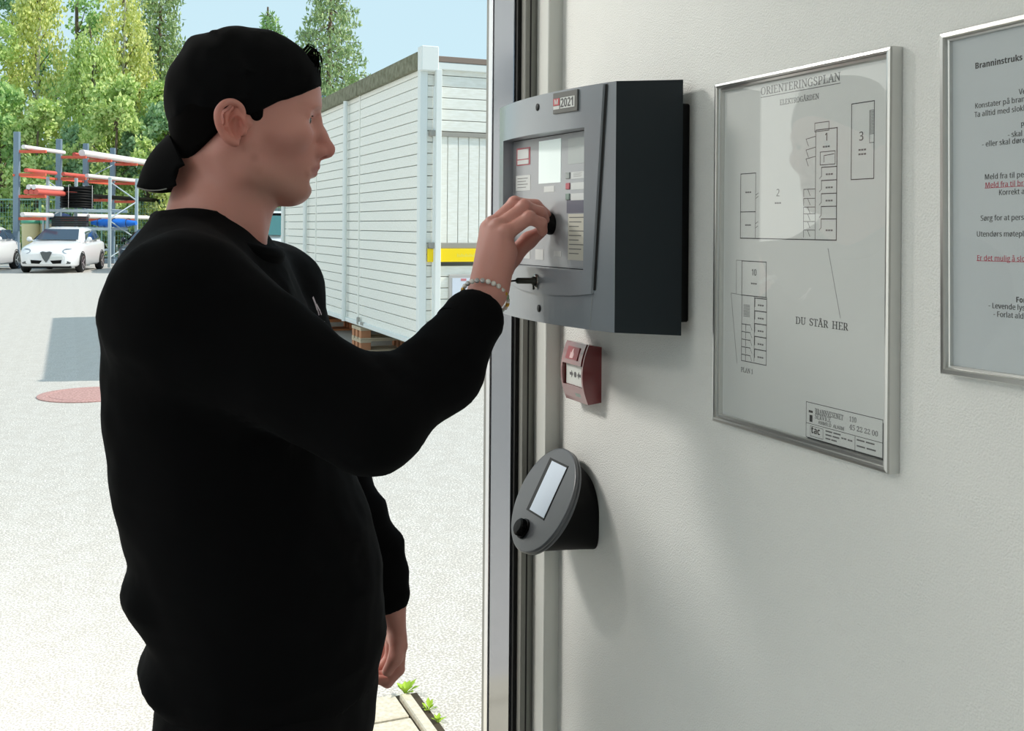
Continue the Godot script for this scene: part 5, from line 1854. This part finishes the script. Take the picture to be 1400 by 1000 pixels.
	f.chain([Vector3(0.334, 1.54, 0.077), Vector3(0.367, 1.573, 0.079), Vector3(0.399, 1.571, 0.074), Vector3(0.415, 1.559, 0.072)], [0.011, 0.0098, 0.0088, 0.0076], 0.0035)
	f.chain([Vector3(0.334, 1.537, 0.06), Vector3(0.37, 1.57, 0.059), Vector3(0.399, 1.571, 0.056), Vector3(0.416, 1.56, 0.06)], [0.011, 0.0098, 0.0088, 0.0076], 0.0035)
	f.chain([Vector3(0.336, 1.466, 0.075), Vector3(0.368, 1.497, 0.058), Vector3(0.394, 1.5215, 0.056), Vector3(0.408, 1.5325, 0.064)], [0.0165, 0.0135, 0.011, 0.009], 0.008)
	f.egg(Vector3(0.347, 1.49, 0.074), Vector3(0.018, 0.03, 0.02), 0.015)
	# knuckles and tendons
	for k: Array in [[0.347, 1.5355, 0.1135], [0.3385, 1.5445, 0.099], [0.3325, 1.5475, 0.083]]:
		f.egg(Vector3(k[0], k[1], k[2]), Vector3(0.0075, 0.0075, 0.007), 0.007)
	for k: Array in [[0.379, 1.5565, 0.115], [0.376, 1.5725, 0.1005], [0.367, 1.577, 0.081]]:
		f.egg(Vector3(k[0], k[1], k[2]), Vector3(0.0075, 0.0065, 0.0075), 0.005)
	bag.add(f, Vector3(0.235, 1.35, 0.03), Vector3(0.44, 1.6, 0.165), 0.0026)
	# left hand hanging half curled
	f = Field.new()
	wr = Vector3(0.236, 0.925, -0.2)
	f.cone(Vector3(0.215, 0.99, -0.21), wr, 0.029, 0.0225, 0.02)
	for k in 4:
		var z := -0.232 + 0.0205 * k
		var kn := Vector3(0.236 + 0.004 * k, 0.872 - 0.004 * absf(k - 1.5), z)
		f.cone(wr + Vector3(0, 0, (k - 1.5) * 0.008), kn, 0.0165, 0.0125, 0.016)
		var L: float = [0.85, 1.0, 1.08, 1.0][k]
		f.chain([kn, kn + Vector3(-0.002, -0.038 * L, 0.0), kn + Vector3(-0.02, -0.056 * L, 0.002), kn + Vector3(-0.034, -0.05 * L, 0.002)], [0.0105, 0.0095, 0.0086, 0.0076], 0.003)
	f.chain([wr + Vector3(0.004, -0.02, 0.018), Vector3(0.243, 0.882, -0.166), Vector3(0.238, 0.852, -0.158), Vector3(0.226, 0.832, -0.16)], [0.015, 0.0125, 0.0105, 0.0085], 0.007)
	bag.add(f, Vector3(0.16, 0.77, -0.265), Vector3(0.275, 1.02, -0.135), 0.003)
	# trunk and limbs under the clothes
	f = Field.new()
	f.cone(Vector3(-0.045, 1.47, 0), Vector3(-0.03, 1.33, 0), 0.07, 0.1, 0.05)
	f.cone(Vector3(-0.03, 1.33, 0.05), Vector3(0.02, 0.98, 0.04), 0.085, 0.085, 0.05)
	f.cone(Vector3(-0.03, 1.33, -0.05), Vector3(0.05, 0.98, -0.04), 0.085, 0.085, 0.05)
	f.chain([Vector3(-0.06, 1.43, 0.15), Vector3(0.155, 1.285, 0.205), Vector3(0.27, 1.39, 0.128)], [0.05, 0.042, 0.03], 0.03)
	f.chain([Vector3(0.05, 1.42, -0.15), Vector3(0.13, 1.18, -0.23), Vector3(0.215, 0.99, -0.21)], [0.05, 0.042, 0.03], 0.03)
	f.chain([Vector3(0.01, 0.93, 0.085), Vector3(0.03, 0.5, 0.1), Vector3(-0.01, 0.09, 0.1), Vector3(0.1, 0.04, 0.115)], [0.085, 0.058, 0.04, 0.03], 0.04)
	f.chain([Vector3(0.07, 0.93, -0.085), Vector3(0.1, 0.5, -0.11), Vector3(0.06, 0.09, -0.12), Vector3(0.17, 0.04, -0.11)], [0.085, 0.058, 0.04, 0.03], 0.04)
	bag.add(f, Vector3(-0.2, 0.0, -0.32), Vector3(0.34, 1.56, 0.3), 0.016)
	var m := mat("skin", Color.WHITE, 0.5)
	m.vertex_color_use_as_albedo = true
	m.subsurf_scatter_enabled = true
	m.subsurf_scatter_strength = 0.12
	obj("body", bag.mesh(skin_paint), m, p)


func cap(p: Node3D) -> void:
	var f := Field.new()
	f.egg(Vector3(-0.005, 1.7115, 0), Vector3(0.1035, 0.1045, 0.0835), 0.02)
	f.egg(Vector3(0.035, 1.735, 0), Vector3(0.0655, 0.06, 0.068), 0.03)
	f.egg(Vector3(-0.06, 1.776, 0), Vector3(0.014, 0.022, 0.02), 0.02, Basis(Vector3(0, 0, 1), 0.8))
	f.cone(Vector3(-0.082, 1.69, 0.045), Vector3(-0.05, 1.785, 0.02), 0.004, 0.004, 0.012)
	f.cone(Vector3(0.0, 1.742, 0.083), Vector3(-0.045, 1.802, 0.03), 0.002, 0.003, 0.01)
	f.cone(Vector3(0.05, 1.727, 0.069), Vector3(-0.03, 1.695, 0.0835), 0.0035, 0.0035, 0.006)
	# opening over the strap at the forehead
	f.egg(Vector3(0.116, 1.787, 0), Vector3(0.034, 0.026, 0.034), 0.006, Basis.IDENTITY, true)
	f.half(Vector3(0.0, 1.6825, 0), Vector3(-0.5, 1.0, 0), 0.004)
	var noise := FastNoiseLite.new()
	noise.frequency = 14.0
	noise.seed = 4
	noise.fractal_octaves = 2
	f.noise = noise
	f.amp = 0.0028
	f.stretch = Vector3(1.4, 0.8, 1.0)
	var bag := Bag.new()
	bag.add(f, Vector3(-0.13, 1.6, -0.105), Vector3(0.125, 1.84, 0.105), 0.0038)
	var m := mat("cap cotton", Color(0.045, 0.045, 0.05), 0.95, 0.0, 0.2)
	m.rim_enabled = true
	m.rim = 0.06
	var crown := obj("cap", bag.mesh(), m, p)
	# bill, bowed downwards at both sides
	var s := mb(true)
	var n := 44
	var top: Array = []
	var low: Array = []
	for i in n + 1:
		var u := (-1.0 + 2.0 * i / n) * 0.94
		var a := PackedVector3Array()
		var b := PackedVector3Array()
		for j in 8:
			var t := j / 7.0
			var root := Vector3(-0.101 + 0.024 * u * u, 1.664 - 0.05 * u * u, 0.066 * u)
			var e := sqrt(maxf(0.0, 1.0 - pow(absf(u), 5.0)))
			var tip := Vector3(-0.142 + 0.05 * u * u, 1.5915 - 0.02 * u * u, 0.064 * u)
			tip = root.lerp(tip, 0.12 + 0.88 * e)
			var q := root.lerp(tip, t) + Vector3(-0.006, 0.004, 0) * sin(PI * t)
			a.append(q)
			b.append(q + Vector3(0.0035, -0.0018, 0))
		top.append(a)
		low.append(b)
	for i in n:
		for j in 7:
			quad_out(s, top[i][j], top[i + 1][j], top[i + 1][j + 1], top[i][j + 1], Vector3(-0.02, 1.56, 0))
			quad_out(s, low[i][j], low[i + 1][j], low[i + 1][j + 1], low[i][j + 1], Vector3(-0.3, 1.75, 0))
		quad_out(s, top[i][7], top[i + 1][7], low[i + 1][7], low[i][7], Vector3(-0.05, 1.65, 0))
	for i: int in [0, n]:
		for j in 7:
			quad_out(s, top[i][j], top[i][j + 1], low[i][j + 1], low[i][j], Vector3(-0.1, 1.63, 0))
	obj("bill", done(s), m, crown)
	s = mb(true)
	var edge: Array[Vector3] = []
	for i in range(2, n - 1):
		edge.append(top[i][7] + Vector3(0.001, -0.0012, 0))
	tube(s, edge, 0.0009, 5)
	obj("edge_piping", done(s), mat("piping grey", Color(0.5, 0.5, 0.48), 0.8), crown)


func hair(p: Node3D) -> void:
	var f := Field.new()
	f.egg(Vector3(-0.034, 1.683, 0), Vector3(0.068, 0.082, 0.0775), 0.02)
	f.half(Vector3(-0.08, 1.6, 0), Vector3(-0.55, 0.42, 0), 0.006)
	f.half(Vector3(-0.036, 1.66, 0), Vector3(-0.7, 0.75, 0), 0.006)
	var bag := Bag.new()
	bag.add(f, Vector3(-0.125, 1.58, -0.1), Vector3(0.05, 1.79, 0.1), 0.0036)
	for s: float in [-1.0, 1.0]:
		f = Field.new()
		f.cone(Vector3(0.004, 1.712, 0.0715 * s), Vector3(0.0125, 1.684, 0.0675 * s), 0.0125, 0.0085, 0.01)
		f.cone(Vector3(0.02, 1.712, 0.066 * s), Vector3(0.017, 1.69, 0.0655 * s), 0.011, 0.008, 0.01)
		bag.add(f, Vector3(-0.02, 1.66, 0.045 * s if s > 0.0 else -0.095), Vector3(0.045, 1.735, 0.095 if s > 0.0 else -0.045), 0.003)
	var m := mat("dark hair", Color(0.04, 0.034, 0.034), 0.9, 0.0, 0.15)
	var o := obj("hair", bag.mesh(), m, p)
	# locks standing out of the cap's opening
	var s := mb(true)
	for i in 46:
		var a := rng.randf_range(-1.0, 1.0)
		var base := Vector3(0.079 + rng.randf_range(-0.004, 0.005), 1.772 + rng.randf_range(-0.012, 0.012), a * 0.024)
		var h := rng.randf_range(0.7, 1.1)
		tube(s, [base, base + Vector3(0.010 * h, 0.012 * h, a * 0.002), base + Vector3(0.017 * h, 0.009 * h, a * 0.004), base + Vector3(0.019 * h, -0.003 * h, a * 0.005), base + Vector3(0.0185 * h, -0.012 * h, a * 0.006)], 0.0013, 4, 0.0004)
	obj("forelock", done(s), m, o)
	s = mb(true)
	for sg: float in [-1.0, 1.0]:
		var arc: Array[Vector3] = []
		for k: Array in [[0.1005, 1.7075, 0.012], [0.0995, 1.7105, 0.022], [0.0925, 1.711, 0.034], [0.082, 1.7065, 0.045]]:
			arc.append(Vector3(k[0] + 0.0012, k[1], k[2] * sg * 1.02))
		tube(s, arc, 0.0028, 6, 0.0012)
	obj("eyebrows", done(s), mat("brow hair", Color(0.2, 0.15, 0.13), 0.7), p)


func eyes(p: Node3D) -> void:
	for sg: float in [-1.0, 1.0]:
		var c := Vector3(0.0765, 1.6865, 0.031 * sg)
		var d := Vector3(0.98, -0.06, 0.03).normalized()
		var o := obj("eye", lathe_mesh(d, [Vector2(0.0, -0.0118), Vector2(0.008, -0.0087), Vector2(0.0118, 0.0), Vector2(0.0103, 0.0058), Vector2(0.0065, 0.0099)], 20), mat("eye white", Color(0.8, 0.77, 0.75), 0.15), p)
		o.position = c
		var iris := obj("iris", lathe_mesh(d, [Vector2(0.0066, 0.0096), Vector2(0.0045, 0.0112), Vector2(0.0024, 0.0119), Vector2(0.0, 0.0121)], 20), mat("iris grey", Color(0.2, 0.22, 0.24), 0.08), o)
		iris.position = Vector3.ZERO
		var s := mb(true)
		tube(s, [Vector3(0.0893, 1.6905, 0.021 * sg), Vector3(0.0905, 1.6918, 0.03 * sg), Vector3(0.0865, 1.6905, 0.041 * sg)], 0.0009, 5)
		obj("lashes", done(s), mats["dark hair"], p)


func sweatshirt(p: Node3D) -> void:
	var f := Field.new()
	f.stack([[1.552, -0.055, 0.06, 0.075], [1.52, -0.056, 0.082, 0.115], [1.49, -0.053, 0.103, 0.158], [1.45, -0.05, 0.118, 0.185], [1.4, -0.043, 0.128, 0.2], [1.3, -0.03, 0.137, 0.205], [1.2, -0.008, 0.148, 0.21], [1.12, 0.016, 0.157, 0.212], [1.05, 0.03, 0.16, 0.212], [1.0, 0.04, 0.155, 0.208], [0.955, 0.042, 0.153, 0.206], [0.925, 0.044, 0.146, 0.198], [0.9, 0.046, 0.14, 0.19]], deg_to_rad(22.0), 0.04)
	# shoulders
	f.cone(Vector3(-0.06, 1.505, 0.05), Vector3(-0.068, 1.44, 0.165), 0.045, 0.075, 0.05)
	f.cone(Vector3(-0.045, 1.505, -0.05), Vector3(0.042, 1.432, -0.168), 0.045, 0.07, 0.05)
	# right sleeve, raised
	f.cone(Vector3(-0.068, 1.44, 0.165), Vector3(0.15, 1.298, 0.205), 0.088, 0.062, 0.05)
	f.cone(Vector3(0.155, 1.297, 0.205), Vector3(0.253, 1.356, 0.15), 0.059, 0.05, 0.03)
	f.cone(Vector3(0.253, 1.356, 0.15), Vector3(0.298, 1.414, 0.115), 0.049, 0.041, 0.03)
	f.egg(Vector3(0.125, 1.352, 0.175), Vector3(0.03, 0.028, 0.045), 0.03, Basis(Vector3(0, 0, 1), -0.5))
	f.egg(Vector3(0.178, 1.353, 0.17), Vector3(0.022, 0.026, 0.045), 0.02, Basis(Vector3(0, 0, 1), 0.7))
	f.egg(Vector3(0.218, 1.36, 0.15), Vector3(0.018, 0.028, 0.045), 0.02, Basis(Vector3(0, 0, 1), 0.8))
	# left sleeve, hanging
	f.cone(Vector3(0.042, 1.432, -0.168), Vector3(0.125, 1.17, -0.23), 0.076, 0.064, 0.04)
	f.cone(Vector3(0.125, 1.17, -0.23), Vector3(0.212, 0.985, -0.205), 0.064, 0.05, 0.03)
	f.cone(Vector3(0.212, 0.985, -0.205), Vector3(0.232, 0.94, -0.2), 0.046, 0.036, 0.012)
	f.egg(Vector3(0.208, 1.015, -0.205), Vector3(0.05, 0.02, 0.05), 0.02, Basis(Vector3(0, 0, 1), 0.3))
	f.egg(Vector3(0.18, 1.075, -0.215), Vector3(0.05, 0.02, 0.05), 0.02, Basis(Vector3(0, 0, 1), 0.3))
	# folds at the back of the waist and across the chest
	f.egg(Vector3(-0.108, 1.06, 0.05), Vector3(0.04, 0.028, 0.09), 0.03)
	f.egg(Vector3(-0.09, 0.95, 0.05), Vector3(0.042, 0.026, 0.1), 0.03)
	for k: Array in [[0.005, 1.47, 0.075, 0.09, 1.36, 0.055], [0.03, 1.475, 0.05, 0.105, 1.35, 0.02], [0.045, 1.47, 0.02, 0.115, 1.33, -0.03], [0.02, 1.44, 0.1, 0.1, 1.345, 0.09]]:
		f.cone(Vector3(k[0], k[1], k[2]), Vector3(k[3], k[4], k[5]), 0.006, 0.007, 0.012)
	var noise := FastNoiseLite.new()
	noise.frequency = 5.5
	noise.seed = 9
	noise.fractal_octaves = 3
	f.noise = noise
	f.amp = 0.007
	f.stretch = Vector3(1.0, 1.5, 1.0)
	var bag := Bag.new()
	bag.add(f, Vector3(-0.24, 0.87, -0.34), Vector3(0.38, 1.59, 0.33), 0.0085)
	var m := mat("black sweatshirt", Color(0.035, 0.035, 0.04), 0.95, 0.0, 0.2)
	m.rim_enabled = true
	m.rim = 0.06
	var sh := obj("sweatshirt", bag.mesh(), m, p)
	# ribbed neckline
	var s := mb(true)
	var ring: Array[Vector3] = []
	for i in 41:
		var a := TAU * i / 40.0
		ring.append(Vector3(-0.036 + cos(a) * 0.078, 1.522 - cos(a) * 0.024 - 0.006 * absf(sin(a)), sin(a) * 0.076 + cos(a) * 0.012))
	tube(s, ring, 0.0135, 10)
	obj("neck_rib", done(s), m, sh)
	s = mb(true)
	tube(s, [Vector3(0.285, 1.402, 0.1235), Vector3(0.302, 1.4205, 0.1115), Vector3(0.312, 1.432, 0.1055)], 0.0415, 24, 0.0335)
	tube(s, [Vector3(0.226, 0.957, -0.2015), Vector3(0.2345, 0.932, -0.2)], 0.037, 20, 0.033)
	obj("cuffs", done(s), m, sh)
	# chest print
	var print_m := mat("chest print", Color(0.9, 0.86, 0.89), 0.7)
	s = mb()
	for k: Array in [[[Vector2(-0.012, 0.02), Vector2(-0.004, 0.008), Vector2(0.001, -0.002)], 0.0045], [[Vector2(-0.004, 0.006), Vector2(0.004, -0.006), Vector2(0.008, -0.014)], 0.003], [[Vector2(0.0, 0.006), Vector2(0.011, -0.006), Vector2(0.016, -0.014)], 0.003]]:
		for i in 2:
			line(s, k[0][i], k[0][i + 1], k[1], 0.0)
	var b := Basis(Vector3.UP, deg_to_rad(52.0))
	var at := Vector3(0.1, 1.424, -0.002)
	var logo := obj("chest_print", done(s), print_m, sh)
	logo.position = at
	logo.basis = b.scaled(Vector3.ONE * 0.72)
	var t := text(sh, "Eg", at + b * Vector3(0.004, -0.0225, 0.006), 0.015, mat("chest words", Color(0.72, 0.78, 0.78), 0.7), 1)
	t.basis = b


func trousers(p: Node3D) -> void:
	var f := Field.new()
	f.stack([[0.96, 0.042, 0.135, 0.185], [0.9, 0.04, 0.14, 0.19], [0.82, 0.038, 0.142, 0.185], [0.76, 0.04, 0.12, 0.16]], deg_to_rad(22.0), 0.05)
	f.chain([Vector3(0.005, 0.86, 0.09), Vector3(0.035, 0.5, 0.1), Vector3(-0.005, 0.09, 0.1)], [0.11, 0.088, 0.07], 0.04)
	f.chain([Vector3(0.08, 0.86, -0.085), Vector3(0.11, 0.5, -0.11), Vector3(0.065, 0.09, -0.12)], [0.11, 0.088, 0.07], 0.04)
	f.half(Vector3(0, 0.05, 0), Vector3.UP)
	var noise := FastNoiseLite.new()
	noise.frequency = 7.0
	noise.seed = 19
	f.noise = noise
	f.amp = 0.006
	var bag := Bag.new()
	bag.add(f, Vector3(-0.2, 0.02, -0.3), Vector3(0.3, 0.99, 0.3), 0.012)
	obj("trousers", bag.mesh(), mat("black trousers", Color(0.04, 0.04, 0.045), 0.85, 0.0, 0.2), p)
	var i := 0
	for at: Vector3 in [Vector3(0.04, 0, 0.11), Vector3(0.11, 0, -0.115)]:
		f = Field.new()
		f.chain([at + Vector3(-0.075, 0.05, 0), at + Vector3(0.02, 0.055, 0), at + Vector3(0.14, 0.04, 0.005 - 0.01 * i)], [0.042, 0.045, 0.036], 0.03)
		f.cone(at + Vector3(-0.045, 0.06, 0), at + Vector3(-0.045, 0.11, 0), 0.045, 0.048, 0.03)
		f.half(Vector3(0, 0.022, 0), Vector3.UP)
		bag = Bag.new()
		bag.add(f, at + Vector3(-0.14, 0.0, -0.07), at + Vector3(0.2, 0.18, 0.07), 0.008)
		var o := obj("shoe", bag.mesh(), mat("shoe black", Color(0.09, 0.09, 0.09), 0.6), p)
		var s := mb(true)
		var out := PackedVector3Array()
		var up := PackedVector3Array()
		for k in 28:
			var a := TAU * k / 28.0
			var x := cos(a)
			var q := at + Vector3(0.032 + x * 0.148, 0.001, sin(a) * (0.043 + 0.006 * x))
			out.append(q)
			up.append(q + Vector3(0, 0.024, 0))
		loft(s, [out, up])
		obj("sole", done(s), mat("sole white", Color(0.7, 0.7, 0.68), 0.8), o)
		i += 1


func bracelet(p: Node3D) -> void:
	var br := mb(true)
	# lies low on the palm side, high on the back of the wrist
	var c := Vector3(0.321, 1.444, 0.1)
	var u := Vector3(0.0318, -0.0108, -0.002)
	var v := Vector3(0.001, 0.0215, 0.0285)
	var lean := v.cross(u).normalized()
	var pts: Array[Vector3] = []
	for i in 33:
		var a := TAU * i / 32.0
		pts.append(c + u * cos(a) + v * sin(a))
	tube(br, pts, 0.0007, 5)
	var o := obj("bracelet", done(br), mat("elastic", Color(0.8, 0.78, 0.74), 0.6), p)
	var white := mat("bead white", Color(0.88, 0.86, 0.83), 0.35)
	var gold := mat("bead gold", Color(0.78, 0.6, 0.2), 0.3, 0.5)
	var silver := mat("bead silver", Color(0.7, 0.7, 0.7), 0.3, 0.6)
	var green := mat("bead green", Color(0.55, 0.62, 0.5), 0.35)
	for i in 26:
		var a := TAU * i / 26.0
		var d := (u * cos(a) + v * sin(a)).normalized()
		var at := c + u * cos(a) + v * sin(a)
		var m: Material = [gold, white, green, gold, white, white, white, white, silver, silver, white, silver, white][i % 13]
		var bead := obj("bead", lathe_mesh(Vector3(0, 1, 0), [Vector2(0.0, -0.0022), Vector2(0.0028, -0.0022), Vector2(0.0035, -0.001), Vector2(0.0035, 0.001), Vector2(0.0028, 0.0022), Vector2(0.0, 0.0022)], 12), m, o)
		bead.position = at
		bead.basis = Basis(lean, d, lean.cross(d)).orthonormalized()
